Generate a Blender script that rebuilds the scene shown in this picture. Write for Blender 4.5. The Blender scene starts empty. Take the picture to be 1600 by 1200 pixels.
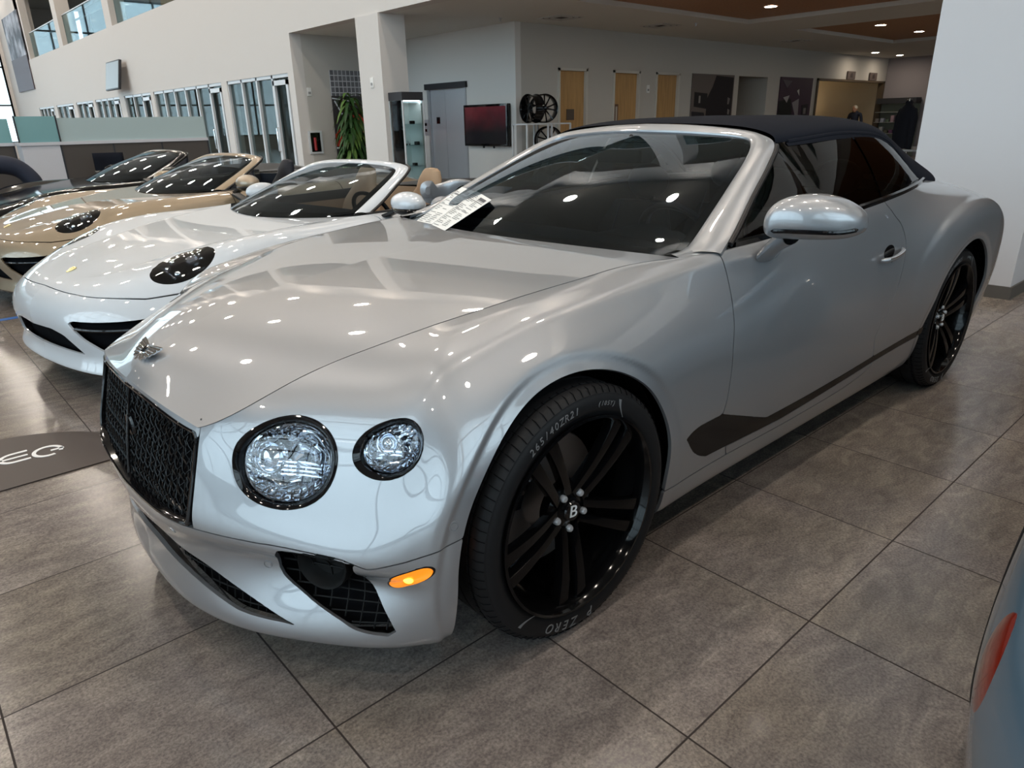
import bpy, bmesh, math, random
import numpy as np
from mathutils import Vector, Matrix
PI = math.pi
SC = bpy.context.scene
random.seed(7); RNG = np.random.default_rng(7)
# ---------------------------------------------------------------- camera
SC.view_settings.view_transform = 'Standard'; SC.view_settings.look = 'None'
SC.view_settings.exposure = 0.58; SC.view_settings.gamma = 1.0
try: SC.view_settings.use_curve_mapping = False
except Exception: pass
CAM_R = [[0.7431269394535353, 0.621005065511073, 0.2492289318438158], [-0.6688689001850073, 0.700172494944169, 0.24974561395339098], [-0.01940995166712606, -0.3522941752757848, 0.9356880184351162]]
CAM_T = (-1.1458, -0.6798, 1.3966)
cam_d = bpy.data.cameras.new('camera'); cam = bpy.data.objects.new('camera', cam_d); SC.collection.objects.link(cam)
M = Matrix(((CAM_R[0][0], CAM_R[0][2], -CAM_R[0][1], CAM_T[0]), (CAM_R[1][0], CAM_R[1][2], -CAM_R[1][1], CAM_T[1]),
            (CAM_R[2][0], CAM_R[2][2], -CAM_R[2][1], CAM_T[2]), (0, 0, 0, 1)))
cam.matrix_world = M
cam_d.sensor_fit = 'HORIZONTAL'; cam_d.sensor_width = 36.0; cam_d.lens = 36.0*1089.55/1600.0
cam_d.clip_start = 0.02; cam_d.clip_end = 300
SC.camera = cam
SC.cycles.use_denoising = True
try: SC.cycles.denoiser = 'OPENIMAGEDENOISE'
except Exception: pass
SC.cycles.max_bounces = 8; SC.cycles.glossy_bounces = 5; SC.cycles.transmission_bounces = 8; SC.cycles.transparent_max_bounces = 12; SC.cycles.diffuse_bounces = 4
SC.cycles.sample_clamp_indirect = 8.0; SC.cycles.caustics_reflective = False; SC.cycles.caustics_refractive = False
# ---------------------------------------------------------------- daylight through the glass facade
world = bpy.data.worlds.new('world'); SC.world = world; world.use_nodes = True
wn = world.node_tree; wn.nodes.clear()
wo = wn.nodes.new('ShaderNodeOutputWorld'); wb = wn.nodes.new('ShaderNodeBackground')
wb.inputs['Color'].default_value = (0.70, 0.84, 1.0, 1); wb.inputs['Strength'].default_value = 2.6
wn.links.new(wb.outputs[0], wo.inputs[0])
# ---------------------------------------------------------------- helpers
COL = SC.collection
def tag(o, label=None, cat=None, group=None, kind=None):
    if label: o['label'] = label
    if cat: o['category'] = cat
    if group: o['group'] = group
    if kind: o['kind'] = kind
    return o
def empty(name, loc=(0,0,0), rz=0.0, label=None, cat=None, group=None):
    o = bpy.data.objects.new(name, None); COL.objects.link(o); o.location = loc; o.rotation_euler = (0,0,rz)
    o.empty_display_size = .1
    return tag(o, label, cat, group)
def copy_tree(o, parent=None):
    c = o.copy(); COL.objects.link(c)
    if parent is not None: c.parent = parent
    for ch in list(o.children): copy_tree(ch, c)
    return c
def mesh_obj(name, verts, faces, mat, parent=None, smooth=True, normals=None, mats=None, fmat=None):
    me = bpy.data.meshes.new(name)
    me.from_pydata([tuple(map(float, v)) for v in verts], [], [tuple(int(i) for i in f) for f in faces])
    if mats:
        for m in mats: me.materials.append(m)
        if fmat is not None: me.polygons.foreach_set('material_index', np.array(fmat, dtype=np.int32))
    else: me.materials.append(mat)
    me.polygons.foreach_set('use_smooth', np.full(len(me.polygons), bool(smooth)))
    me.update()
    if normals is not None: me.normals_split_custom_set_from_vertices([tuple(map(float, n)) for n in normals])
    o = bpy.data.objects.new(name, me); COL.objects.link(o)
    if parent is not None: o.parent = parent
    return o
class MB:
    """collects simple shapes into one mesh"""
    def __init__(s): s.v = []; s.f = []; s.m = []; s.cur = 0
    def add(s, vs, fs, xf=None):
        b = len(s.v)
        for p in vs:
            p = Vector(p)
            if xf is not None: p = xf@p
            s.v.append(tuple(p))
        for f in fs: s.f.append(tuple(i+b for i in f)); s.m.append(s.cur)
        return s
    def box(s, x0, x1, y0, y1, z0, z1, xf=None, bev=0.0):
        if bev > 0:
            b = min(bev, .49*min(abs(x1-x0), abs(y1-y0), abs(z1-z0)))
            vs = []; 
            bm = bmesh.new(); bmesh.ops.create_cube(bm, size=1)
            for v in bm.verts: v.co = Vector(((x0+x1)/2+v.co.x*(x1-x0), (y0+y1)/2+v.co.y*(y1-y0), (z0+z1)/2+v.co.z*(z1-z0)))
            bmesh.ops.bevel(bm, geom=list(bm.edges), offset=b, segments=2, profile=.6, affect='EDGES')
            bm.verts.index_update()
            r = s.add([v.co.copy() for v in bm.verts], [[v.index for v in f.verts] for f in bm.faces], xf); bm.free(); return r
        vs = [(x0,y0,z0),(x1,y0,z0),(x1,y1,z0),(x0,y1,z0),(x0,y0,z1),(x1,y0,z1),(x1,y1,z1),(x0,y1,z1)]
        return s.add(vs, [(0,3,2,1),(4,5,6,7),(0,1,5,4),(1,2,6,5),(2,3,7,6),(3,0,4,7)], xf)
    def tube(s, pts, r, n=8, closed=False, cap=True, xf=None):
        P = [Vector(p) for p in pts]; m = len(P)
        rr = r if hasattr(r, '__len__') else [r]*m
        vs = []; fs = []; prev = None
        for i in range(m):
            a = P[(i-1) % m] if (closed or i > 0) else P[i]; b = P[(i+1) % m] if (closed or i < m-1) else P[i]
            t = (b-a); t = t.normalized() if t.length > 1e-9 else Vector((0,0,1))
            if prev is None:
                q = Vector((0,0,1)) if abs(t.z) < .9 else Vector((1,0,0)); nx = t.cross(q).normalized()
            else: nx = (prev-t*prev.dot(t)); nx = nx.normalized() if nx.length > 1e-6 else t.orthogonal().normalized()
            prev = nx; ny = t.cross(nx)
            for k in range(n):
                a_ = 2*PI*k/n; vs.append(P[i]+(nx*math.cos(a_)+ny*math.sin(a_))*rr[i])
        for i in range(m-1 if not closed else m):
            j = (i+1) % m
            for k in range(n): fs.append((i*n+k, i*n+(k+1) % n, j*n+(k+1) % n, j*n+k))
        if cap and not closed: fs.append(tuple(range(n-1, -1, -1))); fs.append(tuple((m-1)*n+k for k in range(n)))
        return s.add(vs, fs, xf)
    def lathe(s, prof, n=32, xf=None, cap=False):
        """prof: (radius, height) around local z"""
        vs = []; fs = []; m = len(prof)
        for r, h in prof:
            for k in range(n):
                a = 2*PI*k/n; vs.append((r*math.cos(a), r*math.sin(a), h))
        for i in range(m-1):
            for k in range(n): fs.append((i*n+k, i*n+(k+1) % n, (i+1)*n+(k+1) % n, (i+1)*n+k))
        if cap: fs.append(tuple(range(n-1, -1, -1))); fs.append(tuple((m-1)*n+k for k in range(n)))
        return s.add(vs, fs, xf)
    def ball(s, c, r, nu=16, nv=10, xf=None):
        rx, ry, rz = r if hasattr(r, '__len__') else (r, r, r)
        vs = [(c[0], c[1], c[2]-rz)]; fs = []
        for j in range(1, nv):
            t = -PI/2+PI*j/nv
            for k in range(nu):
                a = 2*PI*k/nu; vs.append((c[0]+rx*math.cos(t)*math.cos(a), c[1]+ry*math.cos(t)*math.sin(a), c[2]+rz*math.sin(t)))
        vs.append((c[0], c[1], c[2]+rz)); L = len(vs)-1
        for k in range(nu): fs.append((0, 1+(k+1) % nu, 1+k)); fs.append((L, 1+(nv-2)*nu+k, 1+(nv-2)*nu+(k+1) % nu))
        for j in range(nv-2):
            for k in range(nu): fs.append((1+j*nu+k, 1+j*nu+(k+1) % nu, 1+(j+1)*nu+(k+1) % nu, 1+(j+1)*nu+k))
        return s.add(vs, fs, xf)
    def prism(s, poly, d0, d1, xf=None):
        """poly in local xy, extruded along z from d0 to d1"""
        n = len(poly); vs = [(x, y, d0) for x, y in poly]+[(x, y, d1) for x, y in poly]
        fs = [tuple(range(n-1, -1, -1)), tuple(range(n, 2*n))]+[(i, (i+1) % n, n+(i+1) % n, n+i) for i in range(n)]
        return s.add(vs, fs, xf)
    def strip(s, rings, closed=True, xf=None):
        n = len(rings[0]); vs = [tuple(p) for r in rings for p in r]; fs = []
        for i in range(len(rings)-1):
            for k in range(n if closed else n-1): fs.append((i*n+k, i*n+(k+1) % n, (i+1)*n+(k+1) % n, (i+1)*n+k))
        return s.add(vs, fs, xf)
    def build(s, name, mat, parent=None, smooth=True, mats=None, auto=True):
        o = mesh_obj(name, s.v, s.f, mat, parent, smooth, mats=mats, fmat=s.m if mats else None)
        if smooth and auto: sharpen(o)
        return o
def sharpen(o, ang=35):
    bm = bmesh.new(); bm.from_mesh(o.data)
    bmesh.ops.recalc_face_normals(bm, faces=bm.faces)
    lim = math.radians(ang)
    for e in bm.edges:
        if len(e.link_faces) == 2 and e.calc_face_angle(0) > lim: e.smooth = False
    bm.to_mesh(o.data); bm.free()
def orient(loc, zdir, xdir=None):
    z = Vector(zdir).normalized(); x = Vector(xdir) if xdir is not None else z.orthogonal()
    x = (x-z*x.dot(z)).normalized(); y = z.cross(x)
    return Matrix(((x.x, y.x, z.x, loc[0]), (x.y, y.y, z.y, loc[1]), (x.z, y.z, z.z, loc[2]), (0,0,0,1)))
def catmull(pts, n=8, closed=False):
    P = [np.array(p, float) for p in pts]; m = len(P); out = []
    for i in range(m if closed else m-1):
        p1, p2 = P[i], P[(i+1) % m]
        p0 = P[(i-1) % m] if (closed or i > 0) else 2*p1-p2
        p3 = P[(i+2) % m] if (closed or i < m-2) else 2*p2-p1
        for k in range(n):
            t = k/n; out.append(.5*((2*p1)+(-p0+p2)*t+(2*p0-5*p1+4*p2-p3)*t*t+(-p0+3*p1-3*p2+p3)*t**3))
    if not closed: out.append(P[-1])
    return out
# ---------------------------------------------------------------- materials
def srgb(r, g, b):
    f = lambda c: (c/255/12.92) if c/255 <= .04045 else ((c/255+.055)/1.055)**2.4
    return (f(r), f(g), f(b), 1)
def mat(name, col=(.5,.5,.5,1), rough=.5, metal=0.0, coat=0.0, trans=0.0, ior=1.45, spec=None, emit=None, estr=0.0, coatr=.02):
    m = bpy.data.materials.new(name); m.use_nodes = True
    b = m.node_tree.nodes['Principled BSDF']
    if len(col) == 3: col = (*col, 1)
    b.inputs['Base Color'].default_value = col; b.inputs['Roughness'].default_value = rough
    b.inputs['Metallic'].default_value = metal; b.inputs['IOR'].default_value = ior
    b.inputs['Coat Weight'].default_value = coat; b.inputs['Coat Roughness'].default_value = coatr
    b.inputs['Transmission Weight'].default_value = trans
    if spec is not None: b.inputs['Specular IOR Level'].default_value = spec
    if emit: b.inputs['Emission Color'].default_value = (*emit[:3], 1); b.inputs['Emission Strength'].default_value = estr
    return m
def N(m, t, **kw):
    n = m.node_tree.nodes.new(t)
    for k, v in kw.items():
        if k in n.inputs: n.inputs[k].default_value = v
        else: setattr(n, k, v)
    return n
def L(m, a, b): m.node_tree.links.new(a, b)
def bump(m, scale=200, strength=.1, dist=.001, kind='ShaderNodeTexNoise', detail=3):
    tc = N(m, 'ShaderNodeTexCoord'); n = N(m, kind); n.inputs['Scale'].default_value = scale
    if 'Detail' in n.inputs: n.inputs['Detail'].default_value = detail
    L(m, tc.outputs['Object'], n.inputs['Vector'])
    b = N(m, 'ShaderNodeBump'); b.inputs['Strength'].default_value = strength; b.inputs['Distance'].default_value = dist
    L(m, n.outputs[0], b.inputs['Height']); L(m, b.outputs[0], m.node_tree.nodes['Principled BSDF'].inputs['Normal'])
    return m
def thin_glass(name, tint=(.9,.95,.93), refl_rough=0.0, k=1.7, rcol=(1,1,1,1)):
    """pane without refraction: fresnel mix of a tinted transparent and a mirror reflection"""
    m = bpy.data.materials.new(name); m.use_nodes = True; nt = m.node_tree; nt.nodes.clear()
    o = nt.nodes.new('ShaderNodeOutputMaterial'); mx = nt.nodes.new('ShaderNodeMixShader'); t = nt.nodes.new('ShaderNodeBsdfTransparent'); g = nt.nodes.new('ShaderNodeBsdfGlossy')
    lw = nt.nodes.new('ShaderNodeFresnel'); lw.inputs['IOR'].default_value = 1.52
    t.inputs['Color'].default_value = (*tint, 1); g.inputs['Roughness'].default_value = refl_rough; g.inputs['Color'].default_value = rcol
    mul = nt.nodes.new('ShaderNodeMath'); mul.operation = 'MULTIPLY'; mul.inputs[1].default_value = k; mul.use_clamp = True
    nt.links.new(lw.outputs[0], mul.inputs[0]); nt.links.new(mul.outputs[0], mx.inputs[0]); nt.links.new(t.outputs[0], mx.inputs[1]); nt.links.new(g.outputs[0], mx.inputs[2]); nt.links.new(mx.outputs[0], o.inputs[0])
    return m
def paint(name, col, metal=.55, rough=.32, flake=True):
    m = mat(name, col, rough, metal, coat=1.0, coatr=.015); m.node_tree.nodes['Principled BSDF'].inputs['Coat IOR'].default_value = 1.7
    if flake:
        tc = N(m, 'ShaderNodeTexCoord'); v = N(m, 'ShaderNodeTexVoronoi'); v.inputs['Scale'].default_value = 900
        L(m, tc.outputs['Object'], v.inputs['Vector'])
        b = N(m, 'ShaderNodeBump'); b.inputs['Strength'].default_value = .06; b.inputs['Distance'].default_value = .0005
        L(m, v.outputs['Color'], b.inputs['Height']); L(m, b.outputs[0], m.node_tree.nodes['Principled BSDF'].inputs['Normal'])
    return m
MT = dict(
 silver=paint('silver_paint', srgb(162,164,168), .66, .40, False),
 white=paint('white_paint', srgb(205,209,214), .0, .4, False),
 beige=paint('beige_paint', srgb(150,134,112), .5, .42, False),
 black_paint=mat('black_paint', (.004,.004,.005), .1, 0, coat=0.0, spec=.5),
 blue=paint('blue_grey_paint', srgb(92,118,138), .2, .4, False),
 gloss_black=mat('gloss_black', (.005,.005,.006), .06, 0, coat=0.0),
 satin_black=mat('satin_black', (.010,.010,.011), .4, spec=.35),
 matt_black=mat('matt_black', (.01,.01,.011), .8, spec=.1),
 rubber=mat('tyre_rubber', (.010,.010,.011), .55, spec=.25),
 wheel_black=mat('wheel_gloss_black', (.003,.003,.0035), .09, spec=.28),
 rubber_mark=mat('tyre_lettering', (.16,.16,.165), .5),
 liner=mat('wheel_arch_liner', (.005,.005,.006), .9, spec=.05),
 chrome=mat('chrome', (.85,.86,.88), .06, 1.0),
 steel=mat('brushed_steel', (.58,.59,.62), .42, .5),
 disc=mat('brake_disc', (.3,.3,.31), .35, 1.0),
 fabric=bump(mat('soft_top_fabric', (.012,.013,.018), .9, spec=.08), 1500, .35, .0006),
 leather=bump(mat('dark_leather', (.009,.011,.018), .5, spec=.3), 500, .2, .0006),
 tan=bump(mat('tan_leather', srgb(168,140,112), .55), 500, .15, .0006),
 dash=bump(mat('dashboard_black', (.006,.007,.009), .6, spec=.2), 700, .25, .0006),
 glass=thin_glass('windscreen_glass', (.42,.50,.56), k=1.15, rcol=(.78,.89,1,1)),
 glass_side=thin_glass('side_glass', (.20,.23,.27), k=.6),
 plastic_black=mat('mesh_plastic', (.006,.006,.006), .6, spec=.2),
 mesh_black=mat('grille_black', (.003,.003,.0035), .3, spec=.22),
 crystal=mat('cut_crystal', (.75,.8,.88), .04, .9, coat=1.0),
 glass_office=thin_glass('office_glass', (.70,.76,.76), k=.14),
 glass_rail=thin_glass('railing_glass', (.72,.82,.84), k=.25),
 glass_clear=thin_glass('clear_glass', (.93,.97,.95)),
 lens=thin_glass('lamp_lens', (.95,.97,1.0)),
 amber=mat('amber_lens', (1.0,.25,.01), .15, 0, coat=1.0, emit=(1.0,.28,.01), estr=.5),
 amber_glow=mat('amber_bulb', (1,.6,.1), .3, emit=(1.0,.55,.05), estr=2.2),
 red_lens=mat('red_lens', (.22,.02,.01), .15, 0, coat=1.0),
 paper=mat('paper', (.82,.82,.80), .7),
 ink=mat('ink', (.10,.10,.11), .7),
 white_mark=mat('white_lettering', (.85,.85,.85), .4),
)
# ---------------------------------------------------------------- surface maths (numpy)
def bspl_basis(n, res):
    """uniform cubic B-spline, clamped by phantom end points; returns params and weight matrix"""
    t = np.linspace(0, n-1, res)
    W = np.zeros((res, n+2))
    for r, tt in enumerate(t):
        i = min(int(tt), n-2); f = tt-i
        b = [(1-f)**3/6, (3*f**3-6*f**2+4)/6, (-3*f**3+3*f**2+3*f+1)/6, f**3/6]
        for k in range(4): W[r, i+k] += b[k]
    E = np.zeros((n+2, n))
    for i in range(n): E[i+1, i] = 1
    E[0, 0] = 2; E[0, 1] = -1; E[-1, -1] = 2; E[-1, -2] = -1
    return t, W@E
def bspl_fit(P, k, closed_corr=None):
    """control points whose B-spline passes close to P (k = share of the correction)"""
    n = len(P); _, B = bspl_basis(n, n)
    Q = P.copy()
    for _ in range(3): Q = Q+k*(P-np.tensordot(B, Q, 1))
    return Q
def surf_eval(P, nu, nv, k=.75, nose=False):
    """P (U,V,3) -> dense grid (nu,nv,3)"""
    Q = bspl_fit(P, k)
    Q = np.swapaxes(bspl_fit(np.swapaxes(Q, 0, 1).copy(), k), 0, 1)
    u, Bu = bspl_basis(P.shape[0], nu); v, Bv = bspl_basis(P.shape[1], nv)
    G = np.tensordot(Bu, Q, 1); G = np.swapaxes(np.tensordot(Bv, np.swapaxes(G, 0, 1), 1), 0, 1)
    if nose: G = ridge(u, v, fix_nose(u, v, G))
    return u, v, G
def grid_normals(G):
    du = np.gradient(G, axis=0); dv = np.gradient(G, axis=1)
    N = np.cross(du, dv); N /= np.linalg.norm(N, axis=2, keepdims=True)+1e-12
    return N
# body side: columns from the nose centre round the corner to the tail, rows from sill to shoulder
SIDE = [
 [(-.78,0,.12),(-.862,0,.135),(-.882,0,.19),(-.875,0,.27),(-.885,0,.36),(-.90,0,.43),(-.885,0,.55),(-.865,0,.65),(-.848,0,.72),(-.835,0,.75)],
 [(-.77,.22,.12),(-.85,.23,.135),(-.868,.23,.19),(-.86,.225,.28),(-.87,.225,.37),(-.89,.225,.435),(-.873,.22,.55),(-.853,.22,.645),(-.835,.22,.71),(-.824,.22,.742)],
 [(-.72,.42,.12),(-.795,.44,.145),(-.815,.45,.20),(-.80,.445,.29),(-.805,.44,.39),(-.857,.43,.458),(-.845,.43,.55),(-.825,.43,.63),(-.808,.43,.69),(-.797,.432,.725)],
 [(-.60,.58,.12),(-.705,.60,.15),(-.728,.615,.205),(-.695,.605,.30),(-.688,.592,.378),(-.740,.603,.432),(-.715,.595,.53),(-.675,.590,.64),(-.62,.565,.755),(-.58,.515,.812)],
 [(-.45,.74,.13),(-.575,.785,.16),(-.595,.80,.22),(-.572,.80,.31),(-.568,.785,.365),(-.613,.802,.415),(-.59,.80,.50),(-.55,.79,.61),(-.47,.765,.775),(-.40,.585,.868)],
 [(-.38,.82,.14),(-.485,.865,.17),(-.505,.89,.23),(-.50,.905,.31),(-.50,.908,.375),(-.51,.908,.43),(-.495,.905,.53),(-.45,.89,.64),(-.38,.81,.838),(-.24,.63,.903)],
 [(-.36,.87,.15),(-.41,.91,.18),(-.42,.935,.24),(-.425,.95,.32),(-.425,.957,.39),(-.425,.96,.46),(-.41,.957,.56),(-.365,.937,.69),(-.27,.815,.870),(-.12,.665,.925)],
 [(-.20,.88,.15),(-.20,.91,.18),(-.2,.935,.24),(-.2,.955,.32),(-.2,.965,.40),(-.2,.97,.47),(-.2,.967,.58),(-.17,.945,.73),(-.10,.815,.902),(-.02,.69,.942)],
 [(0,.88,.155),(0,.91,.18),(0,.935,.24),(0,.955,.32),(0,.967,.40),(0,.972,.48),(0,.968,.60),(.0,.945,.76),(.03,.817,.917),(.10,.708,.956)],
 [(.22,.88,.16),(.22,.91,.185),(.22,.935,.245),(.22,.953,.325),(.22,.963,.41),(.22,.967,.49),(.22,.962,.61),(.22,.938,.77),(.22,.82,.931),(.26,.725,.969)],
 [(.44,.87,.17),(.44,.905,.195),(.44,.925,.25),(.44,.937,.33),(.44,.948,.42),(.44,.953,.50),(.44,.950,.63),(.44,.930,.78),(.44,.828,.946),(.45,.745,.983)],
 [(.72,.86,.17),(.72,.897,.195),(.72,.920,.252),(.72,.932,.335),(.72,.940,.43),(.72,.944,.52),(.72,.940,.65),(.72,.922,.79),(.72,.850,.956),(.72,.82,.987)],
 [(1.1,.86,.17),(1.1,.897,.195),(1.1,.920,.252),(1.1,.933,.335),(1.1,.940,.43),(1.1,.942,.52),(1.1,.937,.66),(1.1,.920,.80),(1.1,.880,.960),(1.1,.860,1.003)],
 [(1.55,.86,.17),(1.55,.897,.195),(1.55,.920,.252),(1.55,.933,.34),(1.55,.939,.44),(1.55,.940,.53),(1.55,.935,.67),(1.55,.918,.81),(1.55,.895,.965),(1.55,.872,1.024)],
 [(1.95,.86,.17),(1.95,.897,.195),(1.95,.920,.255),(1.95,.936,.35),(1.95,.942,.45),(1.95,.943,.54),(1.95,.938,.68),(1.95,.920,.83),(1.95,.895,.98),(1.95,.868,1.046)],
 [(2.28,.86,.17),(2.28,.90,.20),(2.28,.93,.265),(2.28,.945,.37),(2.28,.957,.47),(2.28,.96,.57),(2.28,.957,.70),(2.28,.938,.86),(2.28,.885,.985),(2.28,.840,1.060)],
 [(2.56,.86,.17),(2.56,.90,.20),(2.56,.94,.27),(2.56,.96,.38),(2.56,.973,.48),(2.56,.979,.58),(2.56,.980,.71),(2.56,.972,.87),(2.56,.905,.965),(2.56,.79,1.068)],
 [(2.85,.86,.17),(2.85,.90,.20),(2.85,.94,.27),(2.85,.965,.38),(2.85,.978,.48),(2.85,.984,.58),(2.85,.987,.72),(2.85,.980,.885),(2.85,.915,.985),(2.85,.715,1.070)],
 [(3.15,.86,.18),(3.15,.90,.20),(3.15,.935,.27),(3.15,.958,.38),(3.15,.972,.48),(3.15,.978,.58),(3.15,.980,.72),(3.15,.972,.885),(3.15,.905,.980),(3.12,.65,1.066)],
 [(3.43,.84,.18),(3.43,.885,.20),(3.43,.91,.27),(3.43,.935,.38),(3.43,.952,.48),(3.43,.960,.57),(3.43,.966,.70),(3.43,.953,.85),(3.40,.855,.945),(3.37,.61,1.035)],
 [(3.66,.80,.19),(3.68,.83,.21),(3.68,.86,.28),(3.68,.875,.38),(3.69,.883,.47),(3.70,.895,.56),(3.70,.888,.68),(3.67,.855,.81),(3.60,.75,.92),(3.55,.55,.99)],
 [(3.80,.66,.20),(3.84,.68,.22),(3.86,.70,.29),(3.87,.715,.38),(3.89,.72,.47),(3.90,.72,.56),(3.89,.71,.68),(3.84,.68,.81),(3.75,.61,.90),(3.69,.45,.95)],
 [(3.86,.35,.20),(3.90,.36,.22),(3.92,.37,.29),(3.94,.37,.38),(3.95,.37,.47),(3.96,.37,.56),(3.96,.37,.68),(3.92,.35,.82),(3.83,.32,.905),(3.76,.24,.94)],
 [(3.88,0,.20),(3.91,0,.22),(3.94,0,.29),(3.95,0,.38),(3.97,0,.47),(3.98,0,.56),(3.98,0,.68),(3.94,0,.82),(3.85,0,.91),(3.78,0,.94)],
]

def fix_nose(u, v, G):
    """straight leading edge of the bonnet above the grille with a definite corner"""
    m = v > 7.0; w = np.clip((v-7.0)/2.0, 0, 1)**1.5
    top = G[:, -1].copy(); c = np.array([-.797, .432, .725])
    k2 = int(np.argmin(np.abs(np.asarray(u)-2.0)))
    for i, uu in enumerate(u):
        if uu <= 2.0:
            t = uu/2.0; E = np.array([-.838+.041*t**2, .432*t, .752-.027*t**1.7]); d = E-top[i]
        elif uu < 3.0:
            t = (uu-2.0); d0 = c-top[k2]; d = d0*(1-t)**2*(1+2*t)
        else: break
        G[i] += w[:, None]*d
    return G

def ridge(u, v, G):
    """the wing crest running from the outer lamp back to the door"""
    N_ = grid_normals(G); N_ = N_*np.sign(N_[len(u)//2, len(v)//2, 1])
    a = np.clip((u-4.9)/1.6, 0, 1)*np.clip((12.6-u)/2.6, 0, 1); b = np.exp(-((v-8.0)/.19)**2)
    return G+N_*(.0055*a[:, None]*b[None])[..., None]
# ================================================================ the showroom shell
T_ = .6096
def tile_mat():
    m = mat('porcelain_floor_tiles', (.3,.27,.25), .16, 0, spec=.5)
    nt = m.node_tree; b = nt.nodes['Principled BSDF']
    tc = N(m, 'ShaderNodeTexCoord'); sep = N(m, 'ShaderNodeSeparateXYZ'); L(m, tc.outputs['Object'], sep.inputs[0])
    def mth(op, a, b_=None, clamp=False):
        n = N(m, 'ShaderNodeMath', operation=op); n.use_clamp = clamp
        for i, q in enumerate((a, b_)):
            if q is None: continue
            if isinstance(q, (int, float)): n.inputs[i].default_value = q
            else: L(m, q, n.inputs[i])
        return n.outputs[0]
    ux, uy = mth('DIVIDE', sep.outputs[0], T_), mth('DIVIDE', sep.outputs[1], T_)
    def edge(u): f = mth('FRACT', u); return mth('MINIMUM', f, mth('SUBTRACT', 1.0, f))
    e = mth('MINIMUM', edge(ux), edge(uy))
    grout = mth('LESS_THAN', e, .0042)
    cid = N(m, 'ShaderNodeCombineXYZ'); L(m, mth('FLOOR', ux), cid.inputs[0]); L(m, mth('FLOOR', uy), cid.inputs[1])
    wn = N(m, 'ShaderNodeTexWhiteNoise'); wn.noise_dimensions = '3D'; L(m, cid.outputs[0], wn.inputs['Vector'])
    # every tile looks into its own part of the stone pattern
    off = N(m, 'ShaderNodeVectorMath', operation='SCALE'); L(m, wn.outputs['Color'], off.inputs[0]); off.inputs['Scale'].default_value = 37
    vec = N(m, 'ShaderNodeVectorMath', operation='ADD'); L(m, tc.outputs['Object'], vec.inputs[0]); L(m, off.outputs[0], vec.inputs[1])
    mp = N(m, 'ShaderNodeMapping'); mp.inputs['Scale'].default_value = (1, 2.3, 1); mp.inputs['Rotation'].default_value = (0, 0, .35); L(m, vec.outputs[0], mp.inputs['Vector'])
    n1 = N(m, 'ShaderNodeTexNoise'); n1.inputs['Scale'].default_value = 7; n1.inputs['Detail'].default_value = 8; n1.inputs['Roughness'].default_value = .62; n1.inputs['Distortion'].default_value = .8; L(m, mp.outputs[0], n1.inputs['Vector'])
    n2 = N(m, 'ShaderNodeTexNoise'); n2.inputs['Scale'].default_value = 130; n2.inputs['Detail'].default_value = 6; n2.inputs['Roughness'].default_value = .7; L(m, vec.outputs[0], n2.inputs['Vector'])
    n3 = N(m, 'ShaderNodeTexNoise'); n3.inputs['Scale'].default_value = 1.3; n3.inputs['Detail'].default_value = 2; L(m, vec.outputs[0], n3.inputs['Vector'])
    r1 = N(m, 'ShaderNodeValToRGB'); L(m, n1.outputs[0], r1.inputs[0])
    cr = r1.color_ramp; cr.elements[0].position = .25; cr.elements[0].color = srgb(104,96,93); cr.elements[1].position = .78; cr.elements[1].color = srgb(150,141,134)
    q = cr.elements.new(.5); q.color = srgb(125,116,112)
    r2 = N(m, 'ShaderNodeValToRGB'); L(m, n2.outputs[0], r2.inputs[0]); r2.color_ramp.elements[0].position = .36; r2.color_ramp.elements[0].color = (.58,.58,.58,1); r2.color_ramp.elements[1].position = .66; r2.color_ramp.elements[1].color = (1.36,1.36,1.34,1)
    mx = N(m, 'ShaderNodeMix', data_type='RGBA', blend_type='MULTIPLY'); mx.inputs[0].default_value = .85; L(m, r1.outputs[0], mx.inputs[6]); L(m, r2.outputs[0], mx.inputs[7])
    r3 = N(m, 'ShaderNodeValToRGB'); L(m, n3.outputs[0], r3.inputs[0]); r3.color_ramp.elements[0].position = .42; r3.color_ramp.elements[0].color = (1,1,1,1); r3.color_ramp.elements[1].position = .62; r3.color_ramp.elements[1].color = (1.03,1.02,.94,1)
    mx2 = N(m, 'ShaderNodeMix', data_type='RGBA', blend_type='MULTIPLY'); mx2.inputs[0].default_value = 1; L(m, mx.outputs[2], mx2.inputs[6]); L(m, r3.outputs[0], mx2.inputs[7])
    hs = N(m, 'ShaderNodeHueSaturation'); L(m, mx2.outputs[2], hs.inputs['Color']); L(m, mth('ADD', mth('MULTIPLY', wn.outputs['Value'], .16), .92), hs.inputs['Value'])
    mg = N(m, 'ShaderNodeMix', data_type='RGBA'); L(m, grout, mg.inputs[0]); L(m, hs.outputs[0], mg.inputs[6]); mg.inputs[7].default_value = srgb(44,36,33)
    L(m, mg.outputs[2], b.inputs['Base Color'])
    rr = mth('ADD', mth('MULTIPLY', n2.outputs[0], .16), .10); rg = mth('MAXIMUM', rr, mth('MULTIPLY', grout, .8)); L(m, rg, b.inputs['Roughness'])
    bp = N(m, 'ShaderNodeBump'); bp.inputs['Strength'].default_value = .35; bp.inputs['Distance'].default_value = .0012
    L(m, mth('SUBTRACT', mth('MULTIPLY', n2.outputs[0], .25), grout), bp.inputs['Height']); L(m, bp.outputs[0], b.inputs['Normal'])
    return m
WALL = mat('warm_white_wall', srgb(214,208,203), .75)
WALL2 = mat('inner_wall', srgb(196,190,182), .8)
CEIL = mat('white_ceiling', srgb(222,219,212), .85)
WOODC = mat('brown_ceiling_panel', srgb(172,122,82), .5)
DOORW = mat('maple_door', srgb(190,148,94), .45)
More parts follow.
